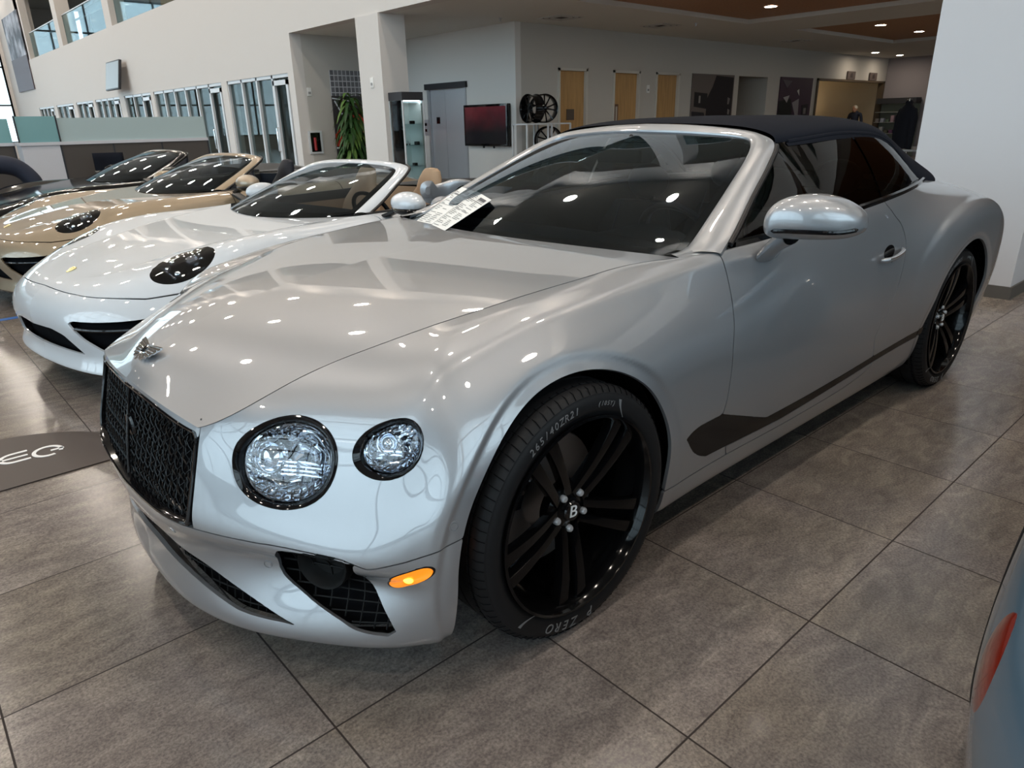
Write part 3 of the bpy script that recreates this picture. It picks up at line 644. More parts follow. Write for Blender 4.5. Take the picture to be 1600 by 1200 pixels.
def build_silver_car():
    car = empty('convertible_car', (XF, YC, 0), 0, 'large silver two-door convertible with black fabric roof up and black mesh grille', 'car')
    S_ = Surf(SIDE, NU, NV, nose=True)
    G0, U, V = S_.G0, S_.U, S_.V
    arch_f = circ(S_, -.012, .372, .420); arch_r = circ(S_, 2.868, .374, .420)
    band_f = circ(S_, -.012, .352, .478, False); band_r = circ(S_, 2.868, .354, .470, False)
    S_.normals(); 
    if S_.N[NU//2, NV//2, 1] < 0: S_.N *= -1
    flipN = np.sign(np.cross(S_.G[1:,:-1]-S_.G[:-1,:-1], S_.G[:-1,1:]-S_.G[:-1,:-1])[NU//2, NV//2, 1])
    # pressed lip round each wheel arch
    lipx = lambda b: 1/(1+np.exp(-np.clip((-b-.006)/.0030, -30, 30)))
    fade = np.clip((.42-(G0[...,0]-.0))/.10, 0, 1)
    disp = .009*lipx(band_f)*(np.abs(U-8) < 3.2)*np.clip((.47-G0[...,0])/.14, 0, 1)+.006*lipx(band_r)*(np.abs(U-17) < 2.5)
    hp = [(14.7,5.2)]+[tuple(q) for q in catmull([(14.80,5.85),(14.90,6.34),(15.12,6.70),(15.44,7.07),(15.94,7.53),(16.53,7.83),(17.18,7.96),(18.1,7.93),(18.75,7.4)], 5)]+[(19.6,6.5),(19.6,3.0),(15.2,3.0)]
    Fh_ = S_.sdf(hp); th_ = np.clip((Fh_+.012)/.05, 0, 1); disp = disp-.011*(th_*th_*(3-2*th_))*np.clip((U-14.8)/.9, 0, 1)*np.clip((19.4-U)/1.0, 0, 1)*np.clip((V-3.2)/1.5, 0, 1)
    S_.G = G0-S_.N*disp[..., None]
    N0 = S_.N.copy(); S_.normals()
    sg = np.sign((S_.N*N0).sum(-1)); S_.N *= np.where(sg == 0, 1, sg)[..., None]
    g = .0024
    uv = {k: [tuple(q) for q in v] for k, v in UV.items()}
    sm = lambda pts, n=6: [tuple(q) for q in catmull(pts, n)]
    door_p = sm(uv['door'][:10])+sm(uv['door'][9:11], 2)[1:]+[tuple(q) for q in uv['door'][11:14]]+sm([uv['door'][14]]+uv['door'][16:])[0:]+[(13.98, 9.6), (11.06, 9.6)]
    trim_p = sm(uv['trim'][:5])+[(11.8,3.23),(12.55,3.21),(13.25,3.22),(13.93,3.30),(15.66,3.30),(15.68,2.95),(13.95,3.0),(12.07,2.78),(11.09,2.92)]+sm(uv['trim'][13:]+[uv['trim'][0]])[:-1]
    seam = [(9.4,2.38),(9.87,2.42),(11.13,2.47),(12.2,2.40),(13.2,2.45),(13.7,2.62),(13.95,2.85)]
    sill_p = sm(seam)+[(13.95,3.0),(15.68,2.95),(16.5,2.95),(16.5,-1),(9.4,-1)]
    rock_p = sm(seam)+[(13.95,3.0),(12.07,2.78),(11.09,2.92),(10.98,2.93),(10.98,2.42)][:4]+[(10.95,2.9)]+[(10.95,2.44)]
    rock_p = sm([q for q in seam if q[0] > 10.9])+[(13.95,3.0),(12.07,2.78),(11.09,2.92)]
    crease = [(-.5,5.17),(0,5.17),(1,5.17),(1.9,5.17)]+uv['crease'][1:]+[(6.6,5.36),(7.5,5.4)]
    bump_p = sm(crease, 3)+[(7.5,-1),(-.5,-1)]
    fog_p = sm(uv['fog'][:4], 4)+sm(uv['fog'][4:7], 4)+sm(uv['fog'][7:]+[uv['fog'][0]], 4)[:-1]
    intake_p = [(-.5,4.1)]+sm([(0,4.1)]+uv['intake_top'])+sm(uv['intake_bot'][:-1]+[(0,3.35)])+[(-.5,3.35)]
    grille_p = [(-.5,8.62),(0,8.62),(1,8.66),(1.85,8.62),(1.97,8.50),(2.0,8.2),(2.01,7),(2.0,5.6),(1.96,5.26),(1.85,5.19),(1,5.17),(0,5.17),(-.5,5.17)]
    lamp_p = [((a[0]+b[0])/2, (a[1]+b[1])/2) for a, b in zip(lowpass(uv['lamp'], 3), lowpass(uv['lamp'], 2))]; lamp2_p = lowpass(uv['lamp2'], 2); mark_p = lowpass(uv['marker'], 5)
    dd = lambda p: S_.sdf(p)
    F_door, F_trim, F_sill, F_rock = dd(door_p), dd(trim_p), dd(sill_p), dd(rock_p)
    F_bump, F_fog, F_int, F_gri = dd(bump_p), dd(fog_p), dd(intake_p), dd(grille_p)
    F_l1, F_l2, F_mk = dd(lamp_p), dd(lamp2_p), dd(mark_p)
    mn = lambda *a: np.minimum.reduce([np.asarray(q)+0*U for q in a])
    P = MT['silver']; fl = flipN < 0
    AC = lambda nm, F, mt=P, sides=(-1,), rim=.012: add_cut(nm, S_, F, mt, car, sides, rim, flip=fl)
    holes = mn(-F_l1-.0005, -F_l2-.0005, arch_f, arch_r)
    AC('front_bumper', mn(F_bump-g, -F_fog, -F_int, arch_f, (7-U)*.3, -F_mk-.0005), P, (-1, 1))
    fender = mn(-F_bump-g*.4, -F_door-g, -F_trim-.0005, -F_sill-g, -F_rock-g, holes, (U-2.035)*.3, (11.6-U)*.3)
    quarter = mn(-F_door-g, -F_trim-.0005, -F_sill-g, -F_rock-g, holes, (U-13)*.3)
    for sd in (-1, 1):
        AC('front_fender', fender, P, (sd,)); AC('door', mn(F_door-g, -F_trim-.0005), P, (sd,)); AC('rear_quarter_panel', quarter, P, (sd,))
        AC('sill', mn(F_sill-g, arch_f, arch_r), P, (sd,)); AC('rocker_panel', mn(F_rock-g, F_trim*0+1), P, (sd,))
        AC('sill_trim', mn(F_trim-.0005), MT['wheel_black'], (sd,), .02)
    AC('grille_surround', mn(-F_gri, (2.03-U)*.3, (V-8.2)*.1, F_bump*0+1), P, (-1, 1), .03)
    # dark structure behind the panel gaps
    Gs = S_.G.copy(); S_.G = S_.G-S_.N*.016
    AC('body_structure', mn(-F_l1+.02, -F_l2+.015, arch_f-.004, arch_r-.004, -F_fog, -F_int, -F_gri, (8.7-V)*.2, (V-1.6)*.1, np.where(U < 7, -1, 1)), MT['matt_black'], (-1, 1), 0) if False else AC('body_structure', mn(-F_l1+.02, -F_l2+.015, arch_f-.004, arch_r-.004, (8.7-V)*.2, (V-1.6)*.1, (U-5.5)*.1), MT['matt_black'], (-1, 1), 0)
    S_.G = Gs
    at = lambda q: S_.at(*q)
    nat = lambda q: S_.at(q[0], q[1], S_.N)
    def put(name, mb, mt, side=-1, **kw):
        return mb.build(name, mt, car, **kw)
    mir = lambda p, s: Vector((p[0], p[1]*s, p[2]))
    # ---- lamps
    def lamp(side, poly, depth, fr, small=False):
        q = poly[::2] if len(poly) > 64 else poly
        R0 = np.array([at(p) for p in q]); c = R0.mean(0); n = nat(tuple(np.array(q).mean(0))); n = n/np.linalg.norm(n)
        ring = lambda k, d: [mir(c+((r-c)-n*((r-c)@n))*k+n*((r-c)@n)*k*k-n*d, side) for r in R0]
        flat = lambda k, d: [mir(c+((r-c)-n*((r-c)@n))*k+n*((r-c)@n)*k*k*.6-n*d, side) for r in R0]
        mb = MB(); mb.strip([ring(1.0, .006), ring(.995, -.003), ring(.975, -.0045), ring(.93, -.001), ring(fr+.02, .006), ring(fr, .016), flat(fr-.02, .026)])
        lp = mb.build('headlamp', MT['gloss_black'], car)
        mb = MB(); r_ = [flat(fr-.01, .020)]
        mb.strip([flat(fr-.005, .022), flat(fr-.03, .019), flat(fr-.05, .024)])
        o = mb.build('lamp_ring', MT['chrome'], lp)
        # reflector bowl with pressed facets
        mb = MB(); rows = []
        for i in range(13):
            t = i/12; k = (fr-.04)*(1-t)**.62+.02; dz = .026+depth*(t**.8)
            row = []
            for a, r in enumerate(R0):
                w = 1+.05*math.sin(a/len(R0)*2*PI*9+i*.5)*(.2+t*(1-t)*2)
                p = c+((r-c)-n*((r-c)@n)*(1-k*.9))*k*w-n*(dz+.0025*math.sin(i*1.6+a*.35))
                row.append(mir(p, side))
            rows.append(row)
        mb.strip(rows); mb.build('reflector', MT['chrome'], lp, auto=False)
        # inner projector and light bar
        e1 = np.cross(n, [0,0,1.0]); e1 /= np.linalg.norm(e1); e2 = np.cross(e1, n)
        rad = np.linalg.norm(R0-c, axis=1).mean()
        def loc(a, b, d): return mir(c+e1*a*rad+e2*b*rad-n*d, side)
        zd = mir(n, side)
        mb = MB()
        cx0, cy0, rr = (-.36, .12, .30) if not small else (-.28, .08, .30)
        mb.lathe([(rad*rr*1.12, -.012), (rad*rr*1.16, .004), (rad*rr*1.05, .008), (rad*rr*.9, .0), (rad*rr*.82, -.012)], 40, orient(loc(cx0, cy0, .035), zd))
        mb.build('projector_ring', MT['chrome'], lp)
        mb = MB(); mb.lathe([(0.0001, .010), (rad*rr*.4, .008), (rad*rr*.7, .002), (rad*rr*.84, -.010)], 32, orient(loc(cx0, cy0, .035), zd))
        mb.build('projector_lens', MT['crystal'], lp)
        mb = MB()
        for b in ((-.02, -.10, -.18, -.26) if not small else (-.2, -.3)):
            pts = [loc(x, b+.06*math.cos(x*2), .034+.01*abs(x)) for x in np.linspace(-.62, .70, 9)]
            mb.tube(pts, .0035, 6)
        for a in range(22):
            t = 2*PI*a/22; mb.tube([loc(.74*math.cos(t), .74*math.sin(t), .028), loc(.56*math.cos(t+.12), .56*math.sin(t+.12), .040)], .0035, 5)
        mb.build('crystal_cut_inner', MT['crystal'], lp)
        mb = MB(); rows = []
        for k, d in ((fr+.005, .012), (fr*.9, .006), (fr*.7, .001), (fr*.4, -.003), (.01, -.004)): rows.append(flat(k, d))
        mb.strip(rows); mb.build('lamp_lens', MT['lens'], lp)
        return lp
    for sd in (-1, 1):
        lamp(sd, lamp_p, .055, .86); lamp(sd, lamp2_p, .045, .82, True)
    # ---- amber side marker
    for sd in (-1, 1):
        R0 = np.array([at(p) for p in mark_p[::2]]); c = R0.mean(0); n = nat(tuple(np.array(mark_p).mean(0)))
        ring = lambda k, d: [mir(c+(r-c)*k-n*d, sd) for r in R0]
        mb = MB(); mb.strip([ring(1, .008), ring(1, -.001), ring(.93, -.002), ring(.92, .001)]); mk = mb.build('side_marker', MT['gloss_black'], car)
        mb = MB(); mb.strip([ring(.93, .004), ring(.9, -.003), ring(.6, -.005), ring(.02, -.006)]); mb.build('marker_lens', MT['amber'], mk)
        mb = MB(); mb.ball(mir(c+n*.0015, sd), (.012, .016, .0085)); mb.build('marker_bulb', MT['amber_glow'], mk)
    # ---- grille: surround strip, woven mesh, dark back
    def gp(y, z, d=.02):
        u_ = np.clip(abs(y)/.215, 0, 2.2); col = np.array([S_.at(u_, vv) for vv in np.linspace(5, 8.8, 24)])
        vv = np.interp(z, col[:,2], np.linspace(5, 8.8, 24)); p = S_.at(u_, vv); n = S_.at(u_, vv, S_.N)
        return Vector((p[0]+d, y, z))
    mb = MB()
    out = [q for q in sm([(0,8.62),(1,8.66),(1.85,8.62),(1.97,8.50)], 5)+sm([(2.0,8.2),(2.01,7),(2.0,5.6)], 5)+sm([(1.96,5.26),(1.85,5.19),(1,5.17),(0,5.17)], 5)]
    full = [mir(at(q), -1) for q in out]+[mir(at(q), 1) for q in out[::-1]]
    cen = sum(full, Vector())/len(full)
    def inset(k, d): return [Vector((p.x+d, cen.y+(p.y-cen.y)*(1-k/.42), cen.z+(p.z-cen.z)*(1-k/.15))) for p in full]
    mb.strip([inset(0, .012), inset(-.0005, -.001), inset(.003, -.004), inset(.009, -.004), inset(.012, .0), inset(.012, .03)])
    gr = mb.build('radiator_grille', MT['gloss_black'], car)
    mb = MB()
    z0, z1 = .455, .738; pitch = .0185
    for sgn in (-1, 1):
        for k in range(-2, 70):
            b0 = -.62+k*pitch; pts = []
            for t in np.linspace(0, 1, 27):
                z = z0+(z1-z0)*t; y = b0+sgn*(z-(z0+z1)/2)*.62+.0035*math.sin(t*27*PI/1.0*.5)
                lim = .425
                if abs(y) > lim: 
                    if len(pts) > 1: mb.tube(pts, .0019, 5, cap=False)
                    pts = []; continue
                pts.append(gp(y, z, .022+.003*math.sin(t*27*1.55+k*PI+(0 if sgn < 0 else PI/2))))
            if len(pts) > 1: mb.tube(pts, .0022, 5, cap=False)
    mb.build('grille_mesh', MT['mesh_black'], gr)
    mb = MB(); mb.strip([[gp(y, z, .06) for y in np.linspace(-.42, .42, 13)] for z in (.44, .6, .745)], closed=False); mb.build('grille_backing', MT['liner'], gr)
    mb = MB(); mb.tube([gp(0, z, .012) for z in np.linspace(.475, .735, 7)], .0045, 8); mb.build('centre_bar', MT['gloss_black'], gr)
    mb = MB(); mb.lathe([(0.0001, .006), (.03, .006), (.036, 0), (.036, -.02)], 24, orient(gp(.0, .615, .02), (-1, 0, 0))); mb.build('camera_cover', MT['gloss_black'], gr)
    # ---- lower centre intake and fog openings, with dark egg-crate mesh behind
    def grid_mesh(name, poly, side_list, depth, nu_, nv_, r=.0022):
        Q = np.array(poly); lo, hi = Q.min(0), Q.max(0); mb = MB()
        def ins(p):
            x, y = p; c = False; n = len(poly)
            for i in range(n):
                x1, y1 = poly[i]; x2, y2 = poly[(i+1) % n]
                if (y1 > y) != (y2 > y) and x < (x2-x1)*(y-y1)/(y2-y1)+x1: c = not c
            return c
        for sd in side_list:
            for fam in (0, 1):
                cnt = nu_ if fam == 0 else nv_
                for a in np.linspace(0, 1, cnt):
                    pts = []
                    for t in np.linspace(0, 1, 60):
                        q = (lo[0]+(hi[0]-lo[0])*a, lo[1]+(hi[1]-lo[1])*t) if fam == 0 else (lo[0]+(hi[0]-lo[0])*t, lo[1]+(hi[1]-lo[1])*a)
                        if q[0] < 0 or not ins(q):
                            if len(pts) > 1: mb.tube(pts, r, 5, cap=False)
                            pts = []; continue
                        p = at(q)-nat(q)*depth; pts.append(mir(p, sd))
                    if len(pts) > 1: mb.tube(pts, r, 5, cap=False)
        return mb
    mb = grid_mesh('x', intake_p, (-1, 1), .03, 26, 8); mb.build('lower_grille_mesh', MT['plastic_black'], car)
    for sd in (-1, 1):
        fg = grid_mesh('x', fog_p, (sd,), .022, 9, 12, .0026).build('fog_grille', MT['plastic_black'], car)
        c = at((3.42, 4.35)); n = nat((3.42, 4.35)); n = n/np.linalg.norm(n)
        ax = np.array([-.75, .42, .05]); ax /= np.linalg.norm(ax)
        X = orient(mir(c-ax*.012, sd), mir(ax, sd))
        mb = MB(); mb.lathe([(.070, -.07), (.072, -.004), (.069, .002), (.063, -.002), (.055, -.02), (.045, -.032), (.0001, -.036)], 40, X); mb.build('radar_housing', MT['plastic_black'], fg)
    Gs = S_.G.copy(); S_.G = S_.G-S_.N*.05
    AC('intake_backing', mn(np.maximum(F_fog+.03, F_int+.03), arch_f-.01, (7-U)*.3, (V-1.95)*.1), MT['liner'], (-1, 1), 0)
    S_.G = Gs
    # ---- parking sensors
    for sd in (-1, 1):
        for nm, q, r in (('sensor', (5.82, 5.75), .011), ('sensor2', (2.66, 3.72), .010), ('sensor3', (1.39, 4.62), .009)):
            c = S_.at(*q, S_.G); n = nat(q); mb = MB()
            mb.lathe([(.0001, .0015), (r*.78, .0015), (r*.82, -.001), (r*.9, -.001), (r*.93, .002), (r*1.12, .002), (r*1.2, -.003)], 28, orient(mir(c, sd), mir(n, sd)))
            mb.build('parking_sensor', P, car)
    # ---- wheel arch liners
    for sd in (-1, 1):
        for cx0, yo in ((-.012, .900), (2.868, .925)):
            mb = MB(); X = orient((cx0, sd*.5, .375), (0, sd, 0), (1, 0, 0))
            rows_ = []
            for r_, h_ in [(.0001, -.02), (.30, -.02), (.431, 0), (.431, yo-.5-.012)]: rows_.append([X@Vector((r_*math.cos(t), r_*math.sin(t), h_)) for t in (np.linspace(-.42, PI+.42, 48) if X.col[1].z > 0 else np.linspace(PI-.42, 2*PI+.42, 48))])
            mb.strip(rows_, closed=False); mb.build('wheel_arch_liner', MT['liner'], car)
    # ---- bonnet
    edge = [(2.0,), (3.0,), (4.0,), (5.0,), (6.0,), (7.0,), (8.0,), (9.0,), (10.0,), (10.62,)]
    xc = [-.840, -.775, -.64, -.46, -.28, -.10, .07, .22, .36, .455]
    zc = [.753, .808, .868, .915, .944, .965, .980, .990, .998, 1.001]
    rows = []
    for i, (u_,) in enumerate(edge):
        e = S_.at(u_, 9.0); row = []
        for b in np.linspace(0, 1, 8):
            if i == 0: p = S_.at(2*b, 9.0); row.append(tuple(p)); continue
            w = .34*b+.66*b**2.4; y = e[1]*b; x = xc[i]+(e[0]-xc[i])*b**1.7; z = zc[i]+(e[2]-zc[i])*w
            row.append((x, y, z))
        rows.append(row)
    H = Surf(rows, 9*24+1, 7*16+1, .8)
    uu = np.interp(H.u, range(10), [e[0] for e in edge])
    tgt = np.array([S_.at(q, 9.0) for q in uu]); d = tgt-H.G[:, -1]
    bw = np.clip((H.v/7-.55)/.45, 0, 1)**2
    H.G = H.G+d[:, None, :]*bw[None, :, None]
    tf = np.array([S_.at(2*q/7, 9.0) for q in H.v]); d = tf-H.G[0]; aw = np.clip(1-H.u/1.6, 0, 1)**2
    H.G = H.G+d[None]*aw[:, None, None]
    H.G[:, 0, 1] = 0
    H.normals(); H.N *= np.sign(H.N[80, 30, 2])
    H.N[:, 0] = H.N[:, 0]
    fh = np.sign(np.cross(H.G[81,30]-H.G[80,30], H.G[80,31]-H.G[80,30])[2])
    # gap to the fender
    H.G0 = H.G
    dist = np.sqrt(((H.G-tgt[:, None, :])**2).sum(-1))
    Fh = np.minimum((7-H.V)*.09-.004, 1+0*H.V)
    add_cut('bonnet', H, Fh, P, car, (-1, 1), .012, flip=fh < 0)
    # winged badge on the nose
    bc = H.at(1.02, 0.0, H.G); nb = Vector(H.at(1.02, .5, H.N)); nb.y = 0; nb.normalize()
    X = orient((bc[0]-.004, 0, bc[2]+.007), nb, (0, -1, 0))@Matrix.Scale(1.2, 4)
    mb = MB()
    mb.lathe([(.0001, .005), (.012, .004), (.0145, .0)], 28, X)
    for s in (-1, 1):
        pl = [(.008,.016),(.030,.022),(.064,.027),(.064,.016),(.058,.013),(.058,.004),(.050,.001),(.049,-.008),(.040,-.010),(.037,-.018),(.028,-.018),(.022,-.025),(.008,-.020)]
        mb.prism([(s*x, y) for x, y in pl][::s], 0, .0030, X)
        for k in range(6):
            a = (.010, .013-.0055*k); b = (.062-.0072*k, .0225-.0088*k)
            mb.tube([X@Vector((s*a[0], a[1], .0034)), X@Vector((s*b[0], b[1], .0030))], [.0016, .0009], 6)
    mb.prism([(-.009,-.008),(.009,-.008),(.004,-.022),(0,-.030),(-.004,-.022)], 0, .003, X)
    print('NB', nb, bc)
    bd = mb.build('winged_badge', MT['chrome'], car, smooth=False)
    text3d('B', .024, .0015, MT['gloss_black'], bd, X@Matrix.Translation((0, 0, .0048)), name='badge_letter')
    build_greenhouse(car, S_, H, mir)
    return car, S_, H
def text3d(s, size, ext, mt, parent, X, name='lettering', shear=0.0, xs=1.0, sp=1.0):
    cu = bpy.data.curves.new(name, 'FONT'); cu.body = s; cu.size = size; cu.extrude = ext; cu.align_x = 'CENTER'; cu.align_y = 'CENTER'; cu.shear = shear; cu.space_character = sp; cu.resolution_u = 3
    o = bpy.data.objects.new(name, cu); COL.objects.link(o)
    dg = bpy.context.evaluated_depsgraph_get(); me = bpy.data.meshes.new_from_object(o.evaluated_get(dg))
    COL.objects.unlink(o); bpy.data.objects.remove(o); 
    me.transform(X@Matrix.Diagonal((xs, 1, 1, 1))); me.materials.clear(); me.materials.append(mt)
    o = bpy.data.objects.new(name, me); COL.objects.link(o)
    if parent is not None: o.parent = parent
    return o

def skin(name, rows, mt, parent, smooth=True, closed=False, solid=0.0):
    mb = MB(); mb.strip(rows, closed=closed)
    o = mb.build(name, mt, parent, smooth)
    if solid:
        md = o.modifiers.new('solid', 'SOLIDIFY'); md.thickness = solid; md.offset = 0
    return o
def spl(pts, n): 
    """resample a catmull curve to n points by arc length"""
    D = np.array(catmull(pts, 10)); d = np.r_[0, np.cumsum(np.linalg.norm(np.diff(D, axis=0), axis=1))]
    t = np.linspace(0, d[-1], n); return np.stack([np.interp(t, d, D[:, i]) for i in range(3)], 1)
WS_IN = [(1.375,0,1.346),(1.385,.2,1.341),(1.40,.38,1.330),(1.405,.49,1.318),(1.385,.545,1.302),(1.27,.60,1.250),(1.07,.655,1.158),(.87,.705,1.065),(.74,.737,1.008),(.64,.760,.982)]
WS_OUT = [(1.45,0,1.372),(1.46,.2,1.366),(1.47,.38,1.352),(1.465,.53,1.332),(1.415,.635,1.297),(1.27,.695,1.226),(1.07,.755,1.130),(.89,.812,1.040),(.76,.848,.982)]
def build_greenhouse(car, S_, H, mir):
    P = MT['silver']; n = 90
    A = spl(WS_IN, n); B = spl(WS_OUT, n)
    # match the two curves by position rather than arc length
    rows = []
    def ring(t, lift): 
        C = A*(1-t)+B*t; T = np.gradient(C, axis=0); W = B-A; Nn = np.cross(W, T); Nn /= np.linalg.norm(Nn, axis=1, keepdims=True)
        Nn *= np.sign(Nn[:, 2:3]+1e-9)
        return C+Nn*lift
    prof = [(-.02, -.022), (-.01, -.003), (.04, .004), (.2, .010), (.5, .014), (.8, .010), (.96, .003), (1.0, -.006), (1.0, -.03)]
    R = [ring(t, l) for t, l in prof]
    full = [[mir(p, 1) for p in r[::-1]]+[mir(p, -1) for p in r[1:]] for r in R]
    skin('windscreen_frame', full, P, car)
    # scuttle panel: from the pillar foot to the bonnet edge and door (fills between shutline and belt)
    for sd in (-1, 1):
        top = [S_.at(u, 9.0) for u in np.linspace(10.58, 12.6, 16)]
        inn = spl([(.60,.738,.988),(.70,.745,.995),(.86,.712,1.058),(1.07,.70,1.075)], 16)
        inn = spl([(.585,.742,.992),(.64,.755,.992),(.72,.745,1.002),(.80,.74,1.02)], 16)
        top = np.array([S_.at(u, 9.0) for u in np.linspace(10.62, 11.25, 16)])
        mid = (np.array(top)+inn)/2+np.array([0,0,.006])
        skin('scuttle_panel', [[mir(p, sd) for p in r] for r in (top, mid, inn)], P, car)
    # ---- glass
    base = spl([(.47,0,.985),(.50,.25,.985),(.535,.45,.983),(.59,.64,.978),(.655,.752,.975)], 24)
    topc = spl([(1.38,0,1.344),(1.39,.2,1.339),(1.405,.38,1.328),(1.41,.49,1.316),(1.39,.54,1.300)], 24)
    rows = []
    for t in np.linspace(0, 1, 20):
        C = base*(1-t)+topc*t; C = C+np.array([0, 0, 1.0])*(.055*4*t*(1-t)*(1-.25*t))[..., None] if False else C+np.array([-.012, 0, .030])*4*t*(1-t)
        side = spl(WS_IN[4:][::-1], 40); zz = C[-1, 2]; j = np.argmin(np.abs(side[:, 2]-min(zz, 1.30)))
        d = side[j]-C[-1]; w = (np.arange(24)/23.0)**4; C = C+w[:, None]*d
        rows.append([mir(p, -1) for p in C[::-1]]+[mir(p, 1) for p in C[1:]])
    skin('windscreen', rows, MT['glass'], car)
    # black ceramic border under the glass
    def border(name, cut):
        mb = MB(); R_ = [[p+Vector((.004, 0, -.006)) for p in r] for r in rows]; m = len(R_[0])
        k = 3
        for i in range(len(R_)-1):
            for j in range(m-1):
                if i < 1 or i >= len(R_)-2 or j < 1 or j >= m-2: mb.add([R_[i][j], R_[i][j+1], R_[i+1][j+1], R_[i+1][j]], [(0,1,2,3)])
        return mb.build(name, MT['gloss_black'], car)
    border('windscreen_border', 0)
    # rubber seal along the outer edge of the pillars
    for sd in (-1, 1):
        mb = MB(); pts = [mir(p+np.array([.006, .002, -.004]), sd) for p in B[int(n*.47):-4]]; mb.tube(pts, .010, 8); mb.build('pillar_seal', MT['satin_black'], car)
    # cowl tray with wipers below the glass
    mb = MB(); mb.strip([[Vector((x-.05, y, .955)) for x, y, z in [mir(p, 1) for p in base[::-1]]+[mir(p, -1) for p in base[1:]]], [Vector((x+.03, y, .970)) for x, y, z in [mir(p, 1) for p in base[::-1]]+[mir(p, -1) for p in base[1:]]]], closed=False)
    mb.build('cowl_tray', MT['satin_black'], car)
    # ---- fabric roof
    st = [ # x, half-width at the side edge, z side, z centre, z at 60 %
     (1.462, .60, 1.312, 1.378, 1.364), (1.60, .655, 1.325, 1.394, 1.380), (1.85, .66, 1.338, 1.404, 1.395), (2.12, .655, 1.332, 1.403, 1.394), (2.34, .655, 1.308, 1.394, 1.383),
     (2.52, .66, 1.24, 1.376, 1.355), (2.68, .68, 1.145, 1.346, 1.312), (2.80, .70, 1.082, 1.310, 1.262), (2.95, .71, 1.068, 1.245, 1.185), (3.08, .67, 1.055, 1.165, 1.118), (3.16, .58, 1.01, 1.05, 1.035)]
    rows_c = []
    for x, w, zs, zc_, z6 in st:
        rows_c.append([(x, 0, zc_), (x, w*.35, zc_-(zc_-z6)*.35), (x, w*.68, z6), (x, w*.90, zs+(z6-zs)*.62), (x, w*1.0, zs+(z6-zs)*.15), (x, w*1.015, zs-.02)])
    T = Surf(rows_c, 10*8+1, 5*8+1, .8)
    T.normals(); T.N *= np.sign(T.N[30, 4, 2]); ft = np.sign(np.cross(T.G[31,4]-T.G[30,4], T.G[30,5]-T.G[30,4])[2])
    add_cut('fabric_roof', T, np.ones_like(T.U), MT['fabric'], car, (-1, 1), 0, flip=ft < 0)
    belt = lambda x: S_.at(float(np.interp(x, [S_.at(u, 9.0)[0] for u in np.linspace(10, 19, 60)], np.linspace(10, 19, 60))), 9.0)
    for sd in (-1, 1):
        # thick side seam of the roof
        e = [T.at(u, 4.9) for u in np.linspace(.4, 8.2, 40)]
        mb = MB(); mb.tube([mir(p, sd) for p in e], [.010]*40, 8); mb.build('roof_seam', MT['fabric'], car)
        ew = [T.at(u, 4.95) for u in np.linspace(.3, 7.6, 60)]; tg_ = np.gradient(np.array(ew), axis=0); tg_[:, 1] = 0; tg_ /= np.linalg.norm(tg_, axis=1, keepdims=True)
        dn = np.stack([tg_[:, 2], 0*tg_[:, 2], -tg_[:, 0]], 1); wd_ = np.interp(np.linspace(.3, 7.6, 60), [.3, 2, 4, 5, 6.5, 7.6], [.012, .018, .035, .060, .075, .03])[:, None]
        skin('roof_side_edge', [[mir(p, sd) for p in np.array(ew)+dn*wd_*k+np.array([0, .008+.010*k, 0])] for k in (0, .5, 1)], MT['fabric'], car)
        tx_ = [T.at(u, 4.9)[0] for u in np.linspace(0, 10, 80)]; tu_ = np.linspace(0, 10, 80)
        # ---- side windows
        def win(name, xa, xb, npt=18, inset=.018):
            X_ = np.linspace(xa, xb, npt); bot = [belt(x)-np.array([0, inset, .012]) for x in X_]; top = []
            for x in X_:
                if x < 1.42:
                    Bs = B[int(n*.45):][::-1]; p = np.array([np.interp(x, Bs[:,0], Bs[:,i]) for i in range(3)]); p = p-np.array([0, inset*.6, 0])
                else: p = T.at(float(np.interp(x, tx_, tu_)), 4.75); p = p-np.array([0, .006, -.004])
                p = np.array([p[0], p[1], max(p[2], bot[len(top)][2]+.002)])
                top.append(p)
            rr = [[mir(b*(1-t)+p*t+np.array([0, .018*4*t*(1-t), 0]), sd) for b, p in zip(bot, top)] for t in np.linspace(0, 1, 7)]
            return skin(name, rr, MT['glass_side'], car)
        win('side_window', .80, 1.98, 24); win('quarter_window', 2.0, 2.80, 14)
        # waist rail
        xs = np.linspace(.85, 2.84, 50)
        a = np.array([belt(x) for x in xs])
        r1 = a+np.array([0, .001, .001]); r2 = a+np.array([0, .001, .016]); r3 = a+np.array([0, -.008, .022]); r4 = a+np.array([0, -.022, .018]); r5 = a+np.array([0, -.024, -.02])
        skin('waist_rail', [[mir(p, sd) for p in r] for r in (r1, r2, r3, r4, r5)], MT['gloss_black'], car)
        mb = MB(); pA = belt(.93)-np.array([0,.02,.01]); Bs = B[int(n*.45):][::-1]; pB = np.array([np.interp(1.02, Bs[:,0], Bs[:,i]) for i in range(3)])-np.array([0,.014,0]); mb.tube([mir(pA, sd), mir(pB, sd)], .007, 8); mb.build('window_divider', MT['satin_black'], car)
        # door sail and mirror
        build_mirror(car, sd, mir, P)
        # door handle
        c = S_.at(14.03, 7.0); nn = S_.at(14.03, 7.0, S_.N); tx = S_.at(14.2, 7.02)-S_.at(13.85, 6.98); X = orient(mir(c+nn*.0, sd), mir(nn, sd), mir(tx, sd))
        mb = MB(); mb.add([Vector((.052*math.cos(t), .030*math.sin(t)+.006, .0012)) for t in np.linspace(0, 2*PI, 28, endpoint=False)], [tuple(range(28))], X); hw = mb.build('door_handle_recess', MT['gloss_black'], car, smooth=False)
